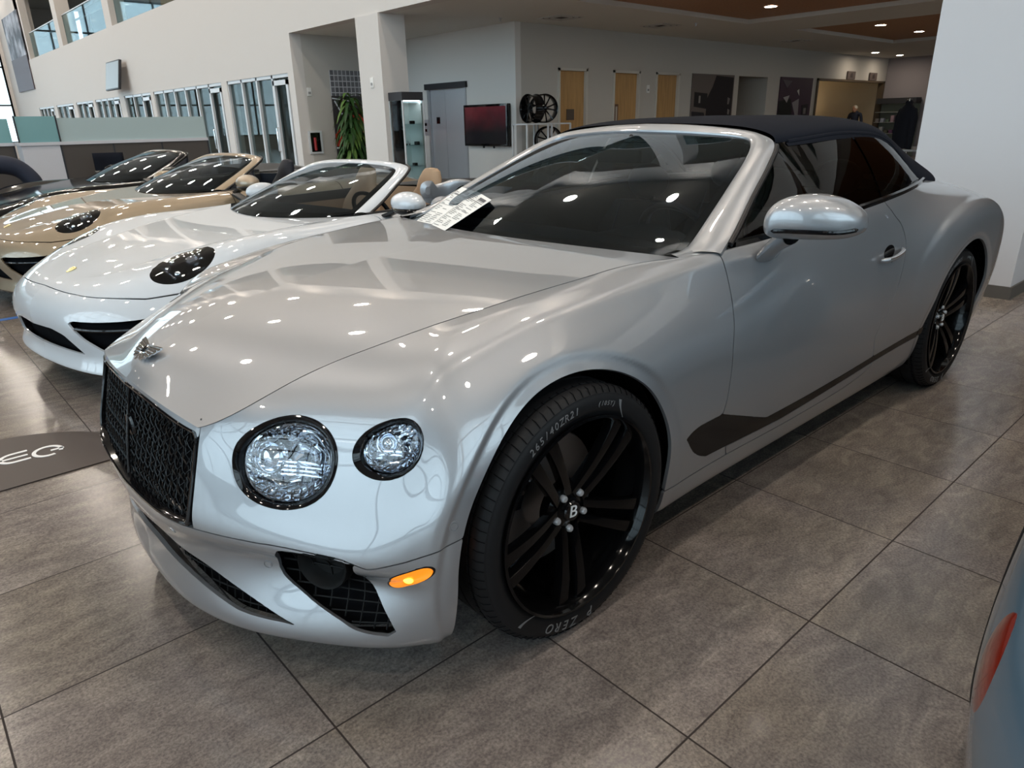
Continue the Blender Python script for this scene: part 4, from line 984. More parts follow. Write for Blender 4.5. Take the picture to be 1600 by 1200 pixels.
        mb = MB(); hp = [Vector((.105*t, -.004+.010*(1-t*t)*-1, .012+.020*(1-t**4))) for t in np.linspace(-1, 1, 15)]; mb.tube(hp, [.005]+[.0105]*13+[.005], 12, xf=X); dh = mb.build('door_handle', P, car)
        mb = MB(); mb.tube([p+Vector((0, .004, .0085)) for p in hp[2:-2]], .0035, 8, xf=X); mb.build('handle_chrome_strip', MT['chrome'], dh)
        mb = MB(); mb.lathe([(.0001,.001),(.011,.001),(.012,-.004)], 20, X@Matrix.Translation((.02,-.032,.001))); mb.build('door_lock', MT['chrome'], dh)
    # ---- rear deck, tonneau and boot lid (top between the v9 edges)
    us = np.linspace(15.2, 23, 44); E_ = [S_.at(u, 9.0) for u in us]
    cenx = np.interp(us, [15.2, 17, 18, 19, 20, 21, 22, 23], [3.02, 3.10, 3.20, 3.38, 3.56, 3.68, 3.75, 3.78]); cenz = np.interp(us, [15.2, 17, 18, 19, 20, 21, 22, 23], [1.06, 1.075, 1.072, 1.045, 1.0, .965, .945, .94])
    rows = []
    for b in np.linspace(0, 1, 14): rows.append([np.array([cx_+(e[0]-cx_)*b**2, e[1]*b, cz_+(e[2]-cz_)*b**2.2+.004*math.sin(PI*b)]) for e, cx_, cz_ in zip(E_, cenx, cenz)])
    rr = [[mir(p, -1) for p in r] for r in rows[::-1]]+[[mir(p, 1) for p in r] for r in rows[1:]]
    skin('boot_lid', rr, P, car)
    # ---- cabin
    mb = MB(); mb.box(.45, 3.05, -.84, .84, .24, .30); mb.build('cabin_floor', MT['matt_black'], car, smooth=False)
    for sd in (-1, 1):
        mb = MB(); mb.strip([[Vector((x, sd*(belt(min(x, 2.95))[1]-.045), z_)) for x in np.linspace(.62, 3.0, 20)] for z_ in (.28, .6)]+[[Vector((x, sd*(belt(min(x, 2.95))[1]-.035), belt(min(x, 2.95))[2]-.01)) for x in np.linspace(.62, 3.0, 20)], [Vector((x, sd*(belt(min(x, 2.95))[1]-.10), belt(min(x, 2.95))[2]-.02)) for x in np.linspace(.62, 3.0, 20)], [Vector((x, sd*(belt(min(x, 2.95))[1]-.14), .6)) for x in np.linspace(.62, 3.0, 20)]], closed=False)
        mb.build('door_card', MT['leather'], car)
    mb = MB(); mb.box(2.90, 2.95, -.60, .60, .28, 1.0); mb.build('rear_bulkhead', MT['leather'], car, smooth=False)
    # dashboard
    prof = [(.50,.93),(.66,.972),(.80,.975),(.95,.955),(1.04,.93),(1.08,.90),(1.07,.84),(1.12,.80),(1.10,.70),(1.0,.60),(.95,.35)]
    rows = []
    for x, z in prof: rows.append([Vector((x-.09*(1-(abs(y)/.74)**2)*0, y, z+.010*math.cos(y*2.2) if z > .9 else z)) for y in np.linspace(-.735, .735, 25)])
    mb = MB(); mb.strip(rows, closed=False); ds = mb.build('dashboard', MT['dash'], car)
    mb = MB(); mb.strip([[Vector((.93+.10*math.sin(t*PI), -.37+.20*(t-.5)*2, .965+.045*math.sin(t*PI)+dz)) for t in np.linspace(0,1,14)] for dz in (0, -.05)], closed=False); 
    mb.strip([[Vector((.82, -.37+.20*(t-.5)*2*1.05, .97+.02*math.sin(t*PI))) for t in np.linspace(0,1,14)], [Vector((.93+.10*math.sin(t*PI), -.37+.20*(t-.5)*2, .965+.045*math.sin(t*PI))) for t in np.linspace(0,1,14)]], closed=False); mb.build('instrument_hood', MT['dash'], ds)
    # steering wheel
    X = orient((1.20, -.37, .905), (1, 0, .48), (0, 1, 0))
    mb = MB(); mb.tube([Vector((.185*math.cos(t), .185*math.sin(t), 0)) for t in np.linspace(0, 2*PI, 40, endpoint=False)], .0155, 10, closed=True, xf=X); sw = mb.build('steering_wheel', MT['leather'], car)
    mb = MB(); mb.lathe([(.0001,.02),(.05,.018),(.065,.005),(.06,-.03)], 24, X)
    for a in (0, PI, -PI/2): mb.tube([Vector((.05*math.cos(a), .05*math.sin(a), 0)), Vector((.18*math.cos(a), .18*math.sin(a), 0))], .012, 6, xf=X)
    mb.tube([Vector((0,0,-.02)), Vector((0,0,-.25))], .03, 8, xf=X); mb.build('steering_hub', MT['satin_black'], sw)
    # seats
    def seat(x, y, w, hgt=1.0, tilt=.32):
        s = MB()
        def cushion(c, size, rot=0, name=None):
            pass
        rows = []
        for k, t in enumerate(np.linspace(0, 1, 12)):
            z = .46+.72*t*hgt*.62/.62*.72; xb = x+.42+tilt*t*.62; ww = w*(.5-.03*math.sin(t*PI)-.16*max(0, t-.72)/.28)
            th = .075*(1-.35*t)
            ringp = [Vector((xb+th*math.cos(a)*(1 if math.cos(a) < 0 else .7)-(.03*abs(math.sin(a))**4 if True else 0), y+ww*math.copysign(abs(math.sin(a))**.6, math.sin(a)), z+.0*a)) for a in np.linspace(0, 2*PI, 24, endpoint=False)]
            rows.append(ringp)
        s.strip(rows); s.add(rows[-1], [tuple(range(24))]); s.add(rows[0], [tuple(range(23, -1, -1))])
        st_ = s.build('seat', MT['leather'], car)
        h = MB(); h.ball((x+.42+tilt*.70, y, .46+.72*.72+.10), (.055, .135, .095)); h.tube([(x+.42+tilt*.62, y-.05, .95), (x+.42+tilt*.68, y-.05, 1.08)], .008, 6); h.tube([(x+.42+tilt*.62, y+.05, .95), (x+.42+tilt*.68, y+.05, 1.08)], .008, 6); h.build('headrest', MT['leather'], st_)
        c = MB(); c.box(x-.08, x+.46, y-w/2, y+w/2, .36, .52, bev=.06); c.build('seat_cushion', MT['leather'], st_)
        p = MB()
        for s_ in (-1, 1): p.tube([Vector((x+.42+tilt*t*.62-.062, y+s_*w*.27*(1-.2*t), .46+.518*t)) for t in np.linspace(.1, 1, 10)], .004, 6)
        p.build('seat_piping', MT['tan'] if False else MT['seat_pipe'], st_)
    seat(1.30, -.37, .52); seat(1.30, .37, .52); seat(2.05, -.33, .46, .85); seat(2.05, .33, .46, .85)
    mb = MB(); mb.box(1.0, 2.3, -.10, .10, .3, .62, bev=.03); mb.build('centre_console', MT['leather'], car)
    # rear view mirror
    mb = MB(); mb.box(1.235, 1.26, -.12, .12, 1.215, 1.275, bev=.012); mb.tube([(1.25,0,1.27),(1.33,0,1.325)], .012, 8); mb.build('rear_view_mirror', MT['satin_black'], car)
    # number of small under-body pieces so that the car is not hollow from below
    mb = MB(); mb.box(-.45, 3.6, -.70, .70, .17, .21); mb.build('underfloor', MT['liner'], car, smooth=False)
MT['seat_pipe'] = mat('seat_stitching', (.05,.055,.07), .5)
def build_mirror(car, sd, mir0, P):
    # the far mirror is folded back along its window
    def mir(p, s):
        x, y, z = p[0], p[1], p[2]
        if s > 0 and y > .94:
            a = 1.5*min(1, (y-.94)/.03); dx, dy = x-.96, y-.94; x, y = .98+dx*math.cos(a)+dy*math.sin(a), .935-dx*math.sin(a)*.30+dy*math.cos(a)*.3; z = 1.055+(z-1.09)*.85
        return Vector((x, y*s, z))
    # shell lofted across the car: stations from the door outwards (lateral t) with a rounded section
    st = [ # y, x centre, z centre, half length (x), half height
     (.930,.875,1.075,.015,.022),(.94,.885,1.078,.045,.048),(.965,.90,1.086,.072,.068),(1.0,.925,1.092,.086,.077),(1.05,.955,1.092,.092,.078),(1.10,.985,1.087,.086,.070),(1.14,1.008,1.080,.070,.054),(1.165,1.025,1.076,.042,.032),(1.175,1.03,1.074,.012,.010)]
    rows = []
    n = 32
    D = catmull(st, 4)
    for y, x, z, a, b in D:
        row = []
        for k in range(n):
            t = 2*PI*k/n; c, s = math.cos(t), math.sin(t)
            rx = x+a*1.15*(-abs(c)**.8 if c < 0 else abs(c)**.45*.75)*1.0
            zz = z+b*(abs(s)**.85*math.copysign(1, s))*(.95 if s > 0 else .82)
            row.append(mir((rx, y, zz), sd))
        rows.append(row)
    mb = MB(); mb.strip(rows); mb.add(rows[0], [tuple(range(n))]); mb.add(rows[-1], [tuple(range(n-1, -1, -1))])
    mr = mb.build('door_mirror', P, car)
    # dark indicator slot with chrome line along the lower front
    mb = MB(); pts = []
    for y, x, z, a, b in D[9:-3]:
        t = PI+.42; rx = x+a*1.15*(-abs(math.cos(t))**.8); zz = z-b*.82*abs(math.sin(t))**.85
        pts.append(mir((rx-.0015, y, zz), sd))
    mb.tube(pts, [.002]+[.0075]*(len(pts)-2)+[.002], 8); mb.build('indicator_strip', MT['gloss_black'], mr)
    mb = MB(); mb.tube([p+Vector((-.0045, 0, .0)) for p in pts[2:-2]], .0022, 6); mb.build('indicator_lens', MT['chrome'], mr)
    # foot
    rows = []
    for y, x, z, a, b in catmull([(.880,1.0,.955,.082,.028),(.910,.975,.983,.072,.032),(.945,.955,1.015,.066,.036),(.985,.945,1.046,.070,.042)], 4):
        rows.append([mir((x+a*math.cos(t), y+.0*t, z+b*math.sin(t)), sd) for t in np.linspace(0, 2*PI, 20, endpoint=False)])
    mb = MB(); mb.strip(rows); mb.add(rows[0], [tuple(range(20))]); mb.build('mirror_foot', P, mr)
    # mirror pane at the back
    mb = MB(); mb.add([mir((1.055, 1.06+.085*math.cos(t), 1.082+.050*math.sin(t)), sd) for t in np.linspace(0, 2*PI, 24, endpoint=False)], [tuple(range(24))]); mb.build('mirror_glass', MT['chrome'], mr, smooth=False)
def build_wheel(car, loc, sd, rt=.3725, wt=.265, rr=.293, face=.0, bentley=True, phase=0.0, write=True, pairs=5, hubs='B', parent_name='wheel', spoke_mat=None, text=True):
    """wheel about the origin, axis +z pointing outwards; face = z of the outer tyre wall"""
    sm_ = spoke_mat or MT['wheel_black']
    hw = wt/2
    X = orient(loc, (0, sd, 0), (1, 0, 0))
    if sd > 0: X = orient(loc, (0, 1, 0), (1, 0, 0))
    mb = MB()
    prof = [(rr-.012, -hw*.8), (rr+.004, -hw*.86), (rr+.03, -hw*.97), (rt-.045, -hw*1.02), (rt-.018, -hw*.97), (rt-.005, -hw*.86)]
    for g in (-.5, -.17, .17, .5):
        z = g*hw*1.3; prof += [(rt, z-.012), (rt, z-.0045), (rt-.007, z-.004), (rt-.007, z+.004), (rt, z+.0045), (rt, z+.012)]
    prof += [(rt-.005, hw*.86), (rt-.011, hw*.91), (rt-.018, hw*.965), (rt-.020, hw*.965), (rt-.024, hw*.985), (rt-.036, hw*1.02), (rt-.052, hw*1.02), (rr+.016, hw*1.0), (rr+.010, hw*.96), (rr+.002, hw*.93), (rr-.004, hw*.9), (rr-.012, hw*.88)]
    mb.lathe(prof, 96, X)
    # shoulder sipes
    w = bpy.data.objects.new('wheel', None); COL.objects.link(w); w.parent = car; w.empty_display_size = .1
    mb.build('tyre', MT['rubber'], w)
    mb = MB()
    for k in range(84):
        a = 2*PI*k/84
        for s in (1,):
            pts = [Vector((r*math.cos(a+da), r*math.sin(a+da), z*s)) for r, z, da in ((rt+.0008, hw*.60, .0), (rt-.0035, hw*.87, .012), (rt-.0165, hw*.966, .02))]
            mb.tube(pts, .0013, 4, xf=X)
    mb.build('tread_sipes', MT['liner'], w)
    # rim barrel
    z1 = hw*.93
    mb = MB(); mb.lathe([(rr+.001, z1+.006), (rr+.002, z1+.013), (rr-.006, z1+.014), (rr-.012, z1+.004), (rr-.016, z1-.010), (rr-.022, z1-.03), (rr-.026, 0), (rr-.034, -hw*.7), (rr-.02, -hw*.86)], 80, X)
    mb.build('rim', sm_, w)
    # brake disc and caliper
    mb = MB(); mb.lathe([(.0001, -.035), (.09, -.035), (.09, -.02), (.200, -.02), (.203, -.026), (.203, -.05), (.09, -.05)], 56, X); mb.build('brake_disc', MT['disc'], w)
    mb = MB()
    ca = 2.55
    pl = [(r*math.cos(ca+t), r*math.sin(ca+t)) for r, ts in ((.232, np.linspace(-.42, .42, 10)), (.135, np.linspace(.36, -.36, 8))) for t in ts]
    mb.prism(pl, -.055, .018, X); mb.build('brake_caliper', MT['gloss_black'], w)
    if bentley: text3d('BENTLEY', .030, .001, MT['silver_text'], w, X@Matrix.Rotation(ca-PI/2, 4, 'Z')@Matrix.Translation((0, .185, .0195)), name='caliper_lettering')
    # spokes: pairs
    mb = MB(); zf = z1-.008
    R_ = rr-.012
    for p in range(pairs):
        a0 = phase+2*PI*p/pairs
        for s in (-1, 1):
            ai, ao = a0+s*.26, a0+s*.215
            secs = []
            for t in np.linspace(0, 1, 9):
                r = .052+(R_-.052)*t; a = a0+s*math.asin(min(.9, (.021+.017*t)/r)); wd = .0135+.0085*t*t
                z = zf-.034*(1-t)**1.5+.004*math.sin(PI*t); th = .032
                ca_, sa_ = math.cos(a), math.sin(a)
                def pt(o, zz): return Vector((r*ca_-o*sa_, r*sa_+o*ca_, zz))
                secs.append([pt(-wd, z-.006), pt(-wd*.86, z), pt(0, z+.001), pt(wd*.86, z), pt(wd, z-.006), pt(wd*.75, z-th), pt(-wd*.75, z-th)])
            mb.strip(secs, xf=X)
    mb.lathe([(.0001, zf-.030), (.030, zf-.030), (.036, zf-.034), (.040, zf-.036), (.072, zf-.040), (.080, zf-.048), (.082, zf-.075)], 48, X)
    o = mb.build('spokes', sm_, w)
    mb = MB(); mb.lathe([(.0001, zf-.0225), (.028, zf-.0235), (.0315, zf-.028), (.0315, zf-.036)], 36, X); hc = mb.build('centre_cap', MT['gloss_black'], w)
    if hubs: text3d(hubs, .052, .0008, MT['white_mark'], w, X@Matrix.Rotation(-.15, 4, 'Z')@Matrix.Translation((0, 0, zf-.0222)), name='cap_letter', xs=1.15)
    for k in range(5):
        a = phase+2*PI*k/5; mb = MB(); mb.lathe([(.0001, .010), (.008, .009), (.0105, .004), (.0105, -.01)], 14, X@Matrix.Translation((.056*math.cos(a), .056*math.sin(a), zf-.034))); mb.build('wheel_bolt', MT['steel'], w)
    if text:
        mbt = MB()
        def arc_text(s, ang, size, sp=1.0):
            # letters placed one by one round the wall
            tot = 0
            for i, ch in enumerate(s):
                if ch == ' ': continue
                a = ang-(i-(len(s)-1)/2)*size*.86*sp/(rt-.040)
                text3d(ch, size, .0008, MT['rubber_mark'], w, X@Matrix.Rotation(a-PI/2, 4, 'Z')@Matrix.Translation((0, rt-.045, hw*1.022)), name='tyre_lettering', shear=.2, xs=1.0)
        arc_text('P ZERO', 4.55, .040); arc_text('265/40ZR21', 1.95, .028, .8); arc_text('(105Y)', 1.33, .018, .8)
        mk = MB()
        for ang, sgn in ((3.92, 1), (1.13, -1)):
            pts = []
            for t in np.linspace(0, 1, 10): pts.append((ang+sgn*.10*(t-.5)*(1+t), rt-.032-.050*t))
            poly = [(r*math.cos(a), r*math.sin(a)) for a, r in pts]+[((r)*math.cos(a+sgn*.035*(1-i/9)), (r)*math.sin(a+sgn*.035*(1-i/9))) for i, (a, r) in list(enumerate(pts))[::-1]]
            mk.prism(poly if sgn > 0 else poly[::-1], hw*1.018, hw*1.024, X)
        mk.build('tyre_flash', MT['rubber_mark'], w, smooth=False)
    return w
MT['silver_text'] = mat('silver_lettering', (.35,.36,.38), .3, .8)
# ================================================================ the row of open two-seaters behind
R_SIDE = []
def _col(y0, rows): R_SIDE.append(rows)
_r = [
 [(-.90,0,.15),(-.955,0,.165),(-.975,0,.195),(-.955,0,.26),(-.970,0,.36),(-.985,0,.45),(-.970,0,.53),(-.93,0,.59),(-.87,0,.635),(-.80,0,.668)],
 [(-.88,.27,.15),(-.94,.28,.165),(-.96,.28,.195),(-.94,.28,.26),(-.955,.28,.36),(-.965,.28,.45),(-.95,.275,.53),(-.905,.27,.595),(-.84,.26,.645),(-.76,.25,.680)],
 [(-.82,.50,.145),(-.89,.53,.16),(-.91,.54,.195),(-.89,.54,.26),(-.905,.54,.36),(-.91,.53,.45),(-.88,.52,.54),(-.82,.51,.615),(-.74,.48,.675),(-.66,.40,.715)],
 [(-.70,.68,.14),(-.78,.72,.155),(-.80,.735,.19),(-.77,.74,.26),(-.78,.74,.36),(-.77,.735,.46),(-.72,.72,.56),(-.63,.69,.67),(-.51,.61,.765),(-.45,.43,.768)],
 [(-.56,.79,.11),(-.62,.83,.13),(-.62,.85,.18),(-.60,.86,.27),(-.60,.865,.37),(-.58,.86,.48),(-.52,.84,.60),(-.42,.79,.735),(-.34,.67,.825),(-.28,.47,.803)],
 [(-.40,.83,.12),(-.42,.87,.14),(-.42,.89,.19),(-.41,.90,.28),(-.41,.905,.38),(-.40,.905,.49),(-.38,.89,.62),(-.30,.83,.77),(-.22,.71,.855),(-.15,.51,.825)],
 [(-.16,.83,.12),(-.16,.87,.14),(-.16,.895,.19),(-.16,.905,.28),(-.16,.912,.38),(-.15,.915,.50),(-.14,.90,.64),(-.10,.84,.80),(-.05,.74,.875),(0,.58,.845)],
 [(.13,.83,.12),(.13,.87,.14),(.13,.895,.19),(.13,.905,.28),(.13,.912,.38),(.13,.915,.50),(.14,.905,.65),(.15,.845,.81),(.16,.745,.885),(.18,.60,.865)],
 [(.42,.83,.13),(.42,.86,.15),(.42,.88,.20),(.42,.89,.29),(.42,.895,.39),(.42,.895,.50),(.42,.885,.66),(.42,.84,.80),(.42,.765,.88),(.40,.645,.885)],
 [(.72,.83,.14),(.72,.85,.16),(.72,.87,.21),(.72,.88,.30),(.72,.885,.40),(.72,.885,.51),(.72,.875,.67),(.72,.845,.80),(.71,.795,.878),(.68,.72,.900)],
 [(1.1,.83,.14),(1.1,.85,.16),(1.1,.87,.21),(1.1,.88,.30),(1.1,.885,.40),(1.1,.885,.51),(1.1,.875,.67),(1.1,.85,.80),(1.1,.80,.878),(1.1,.745,.902)],
 [(1.5,.83,.14),(1.5,.85,.16),(1.5,.875,.21),(1.5,.885,.30),(1.5,.892,.40),(1.5,.893,.51),(1.5,.885,.67),(1.5,.86,.80),(1.5,.81,.882),(1.5,.745,.908)],
 [(1.9,.83,.14),(1.9,.86,.16),(1.9,.89,.21),(1.9,.905,.30),(1.9,.917,.40),(1.9,.92,.51),(1.9,.915,.67),(1.9,.885,.81),(1.9,.82,.89),(1.9,.735,.918)],
 [(2.3,.83,.14),(2.3,.87,.16),(2.3,.90,.21),(2.3,.92,.30),(2.3,.932,.40),(2.3,.936,.52),(2.3,.93,.67),(2.3,.90,.81),(2.3,.82,.895),(2.3,.71,.93)],
 [(2.7,.83,.15),(2.7,.87,.17),(2.7,.90,.22),(2.7,.912,.31),(2.7,.92,.41),(2.7,.922,.52),(2.7,.91,.66),(2.7,.87,.79),(2.7,.78,.87),(2.7,.66,.915)],
 [(3.05,.78,.17),(3.07,.82,.19),(3.08,.84,.24),(3.09,.85,.33),(3.1,.86,.43),(3.1,.86,.53),(3.09,.84,.65),(3.05,.79,.76),(3.0,.70,.83),(2.96,.58,.87)],
 [(3.32,.60,.19),(3.36,.63,.21),(3.38,.65,.26),(3.40,.66,.35),(3.42,.66,.45),(3.42,.66,.54),(3.40,.65,.65),(3.33,.60,.74),(3.25,.52,.79),(3.18,.44,.82)],
 [(3.44,.3,.20),(3.48,.31,.22),(3.50,.32,.27),(3.52,.33,.36),(3.54,.33,.46),(3.54,.33,.55),(3.50,.32,.66),(3.42,.30,.74),(3.34,.26,.77),(3.27,.22,.79)],
 [(3.46,0,.20),(3.50,0,.22),(3.52,0,.27),(3.54,0,.36),(3.56,0,.46),(3.56,0,.55),(3.52,0,.66),(3.45,0,.74),(3.37,0,.77),(3.30,0,.79)]]
R_IN = [(1.165,0,1.212),(1.172,.2,1.207),(1.180,.37,1.194),(1.172,.47,1.175),(1.125,.515,1.145),(1.0,.56,1.08),(.80,.615,.98),(.655,.655,.91)]
R_OUT = [(1.235,0,1.232),(1.242,.2,1.228),(1.252,.39,1.215),(1.243,.525,1.190),(1.17,.585,1.148),(1.03,.63,1.07),(.86,.678,.972),(.73,.705,.905)]
R_CACHE = {}
def build_roadster(name, loc, rz, paintm, trim, label, group, seatm):
    car = empty(name, loc, rz, label, 'car', group)
    if group: car.scale = (1.08, 1.08, .93)
    if 'S' not in R_CACHE:
        S_ = Surf(_r, 18*10+1, 9*9+1); S_.normals()
        if S_.N[90, 40, 1] < 0: S_.N *= -1
        R_CACHE['S'] = S_
    S_ = R_CACHE['S']; U, V, G = S_.U, S_.V, S_.G0
    mir = lambda p, s: Vector((p[0], p[1]*s, p[2]))
    mn = lambda *a: np.minimum.reduce([np.asarray(q)+0*U for q in a])
    def disc(u0, v0, A, B, tilt):
        c = S_.at(u0, v0); n = S_.at(u0, v0, S_.N); n = n/np.linalg.norm(n); up = np.array(tilt, float); e1 = up-n*(up@n); e1 /= np.linalg.norm(e1); e2 = np.cross(n, e1)
        d = G-c; a, b = d@e1, d@e2; far = np.abs(d@n) > .25
        F = (1-np.sqrt((a/A)**2+(b/B)**2))*min(A, B); F[far] = -.5
        return F, c, n, e1, e2
    Fl, lc, ln, l1, l2 = disc(3.42, 7.62, .172, .122, (1.0, .10, .3))
    F1 = S_.sdf([(1.43,5.25),(1.55,5.45),(3.2,5.45),(3.6,5.1),(3.3,3.9),(2.75,3.2),(2.5,3.25),(2.08,3.8),(1.77,4.3)])
    F2 = S_.sdf([(-.5,4.5),(.76,4.6),(1.17,4.35),(1.62,3.3),(-.5,3.3)])
    F3 = np.minimum((1.75-V)*.03, (5.6-U)*.1); Lb = np.interp(U, [0, 1.3, 3, 5, 6], [7.75, 7.33, 6.42, 6.0, 6.0]); FB = np.minimum((Lb-V)*.075, (5.62-U)*.2)
    ar = circ(S_, 0, .345, .372); rr_ = circ(S_, 2.45, .35, .378)
    AC = lambda nm, F, mt, sides=(-1, 1), rim=.012: add_cut(nm, S_, F, mt, car, sides, rim)
    body = mn(-Fl, -F1, -F2, -F3, ar, rr_)
    AC('front_bumper', mn(body, FB-.0025), paintm)
    AC('body_shell', mn(body, (9.05-U), -FB-.0025), paintm)
    for sd in (-1, 1): AC('door', mn((U-9.075)*.3, (11.9-U)*.3, (V-1.0)*.05), paintm, (sd,))
    AC('rear_body', mn((U-11.92)*.3, rr_), paintm)
    AC('front_splitter', F3, MT['gloss_black'], (-1, 1), .02)
    Gs = S_.G.copy(); S_.G = S_.G-S_.N*.045; AC('intake_backing', mn(np.maximum(F1, F2)+.03, ar-.01), MT['liner'], (-1, 1), 0); S_.G = Gs
    for sd in (-1, 1):
        mb = MB(); mb.tube([mir(S_.at(u, 4.95)-S_.at(u, 4.95, S_.N)*.006, sd) for u in np.linspace(1.62, 3.35, 12)], .010, 8); mb.build('intake_blade', MT['gloss_black'], car)
        # headlamp: dark bowl, chrome inner, clear lens
        el = lambda k, d, m=40: [mir(lc+l1*.172*k*math.cos(t)+l2*.122*k*math.sin(t)-ln*d+proj_n(S_, lc, ln, l1*.172*math.cos(t)+l2*.122*math.sin(t))*k*k, sd) for t in np.linspace(0, 2*PI, m, endpoint=False)]
        mb = MB(); mb.strip([el(1.0, .006), el(1.0, -.001), el(.96, .001), el(.90, .014), el(.6, .03), el(.02, .034)]); hl = mb.build('headlamp', MT['gloss_black'], car)
        mb = MB(); c2 = mir(lc+l1*.05-ln*.012, sd); zd = mir(ln, sd)
        mb.lathe([(.0001, .0), (.026, .002), (.034, .006), (.037, .0), (.036, -.02)], 28, orient(c2, zd))
        for dx, dy, rr0 in ((-.075, -.035, .020), (-.03, -.062, .020), (-.06, .045, .020), (.09, .02, .012), (.10, -.02, .012)): mb.ball(mir(lc+l1*dx+l2*dy-ln*.020, sd), rr0, 14, 10)
        mb.tube([mir(lc-l1*.09+l2*q-ln*.016, sd) for q in np.linspace(-.07, .07, 5)], .007, 6); mb.build('lamp_projector', MT['crystal'], hl)
        mb = MB(); mb.strip([el(.97, .0), el(.8, -.001), el(.45, -.002), el(.02, -.002)]); mb.build('lamp_lens', MT['lens'], hl)
        for cx_ in (0, 2.45):
            X = orient((cx_, sd*.45, .345), (0, sd, 0), (1, 0, 0)); rows_ = []
            for r_, h_ in [(.0001, -.02), (.25, -.02), (.383, 0), (.383, .44)]: rows_.append([X@Vector((r_*math.cos(t), r_*math.sin(t), h_)) for t in (np.linspace(-.35, PI+.35, 30) if X.col[1].z > 0 else np.linspace(PI-.35, 2*PI+.35, 30))])
            mb = MB(); mb.strip(rows_, closed=False); mb.build('wheel_arch_liner', MT['liner'], car)
    # bonnet between the wing tops
    us = np.linspace(0, 8.9, 50); E_ = np.array([S_.at(u, 9.0) for u in us])
    xs = [-.80,-.70,-.5,-.25,0,.2,.35]; zs = [.668,.712,.765,.815,.85,.868,.878]
    rows = []
    m0 = int(2/8.9*50)
    HR = []
    for i, uu in enumerate([2,3,4,5,6,7,8,8.8]):
        e = S_.at(uu, 9.0); xc_ = [-.80,-.64,-.44,-.24,-.03,.14,.29,.37][i]; zc_ = np.interp(xc_, xs, zs)
        if i == 0: HR.append([tuple(S_.at(2*b, 9.0)) for b in np.linspace(0, 1, 7)]); continue
        HR.append([(xc_+(e[0]-xc_)*b**1.8, e[1]*b, zc_+(e[2]-zc_)*b**2-.012*math.sin(PI*b)*0) for b in np.linspace(0, 1, 7)])
    H = Surf(HR, 7*8+1, 6*8+1, .8)
    uu = np.interp(H.u, range(8), [2,3,4,5,6,7,8,8.8]); tg = np.array([S_.at(q, 9.0) for q in uu]); d = tg-H.G[:, -1]; H.G = H.G+d[:, None]*(np.clip((H.v/6-.5)/.5, 0, 1)**2)[None, :, None]
    tf = np.array([S_.at(2*q/6, 9.0) for q in H.v]); d = tf-H.G[0]; H.G = H.G+d[None]*(np.clip(1-H.u/1.5, 0, 1)**2)[:, None, None]
    H.G[:, 0, 1] = 0; H.normals(); H.N *= np.sign(H.N[28, 20, 2]); H.G0 = H.G
    add_cut('bonnet', H, np.minimum((6-H.V)*.09-.003, 1+0*H.U), paintm, car, (-1, 1), .012)
    bc = H.at(.35, 0.0, H.G); X = orient((bc[0], 0, bc[2]+.003), (-.45, 0, .9), (0, -1, 0))
    mb = MB(); mb.prism([(-.020,.026),(.020,.026),(.022,.006),(.013,-.018),(0,-.028),(-.013,-.018),(-.022,.006)], -.002, .003, X); mb.build('bonnet_badge', MT['badge_gold'], car, smooth=False)
    # windscreen frame, glass, dash, seats
    A = spl(R_IN, 60); B = spl(R_OUT, 60); rows = []
    for t, l in [(-.02, -.02), (0, -.002), (.15, .006), (.5, .010), (.85, .006), (1, -.004), (1, -.025)]:
        C = A*(1-t)+B*t; T = np.gradient(C, axis=0); Nn = np.cross(B-A, T); Nn /= np.linalg.norm(Nn, axis=1, keepdims=True); Nn *= np.sign(Nn[:, 2:3]+1e-9); rows.append(C+Nn*l)
    skin('windscreen_frame', [[mir(p, 1) for p in r[::-1]]+[mir(p, -1) for p in r[1:]] for r in rows], paintm, car)
    base = spl([(.36,0,.882),(.40,.25,.885),(.49,.5,.888),(.64,.645,.90)], 16); topc = spl([(1.17,0,1.21),(1.175,.2,1.205),(1.178,.37,1.192),(1.165,.48,1.170)], 16); rows = []
    for t in np.linspace(0, 1, 14):
        C = base*(1-t)+topc*t+np.array([-.012, 0, .028])*4*t*(1-t); side = A[::-1]; j = np.argmin(np.abs(side[:, 2]-min(C[-1, 2], 1.17))); d = side[j]-C[-1]; C = C+((np.arange(16)/15.0)**4)[:, None]*d
        rows.append([mir(p, -1) for p in C[::-1]]+[mir(p, 1) for p in C[1:]])
    skin('windscreen', rows, MT['glass'], car)
    mb = MB(); R_ = [[p+Vector((.004, 0, -.006)) for p in r] for r in rows]; m = len(R_[0])
    for i in range(len(R_)-1):
        for j in range(m-1):
            if i < 1 or i >= len(R_)-2 or j < 1 or j >= m-2: mb.add([R_[i][j], R_[i][j+1], R_[i+1][j+1], R_[i+1][j]], [(0,1,2,3)])
    mb.build('windscreen_border', MT['gloss_black'], car)
    mb = MB(); bb = [mir(p, 1) for p in base[::-1]]+[mir(p, -1) for p in base[1:]]; mb.strip([[Vector((x-.09, y, .862)) for x, y, z in bb], [Vector((x+.05, y, .872)) for x, y, z in bb]], closed=False); mb.build('cowl_tray', MT['satin_black'], car)
    mb = MB()
    rows = []
    for x, z in [(.42,.85),(.60,.885),(.80,.90),(.92,.87),(.95,.80),(.90,.55)]: rows.append([Vector((x, y, z+.012*math.cos(y*2.2))) for y in np.linspace(-.66, .66, 17)])
    mb.strip(rows, closed=False); mb.build('dashboard', MT['dash'], car)
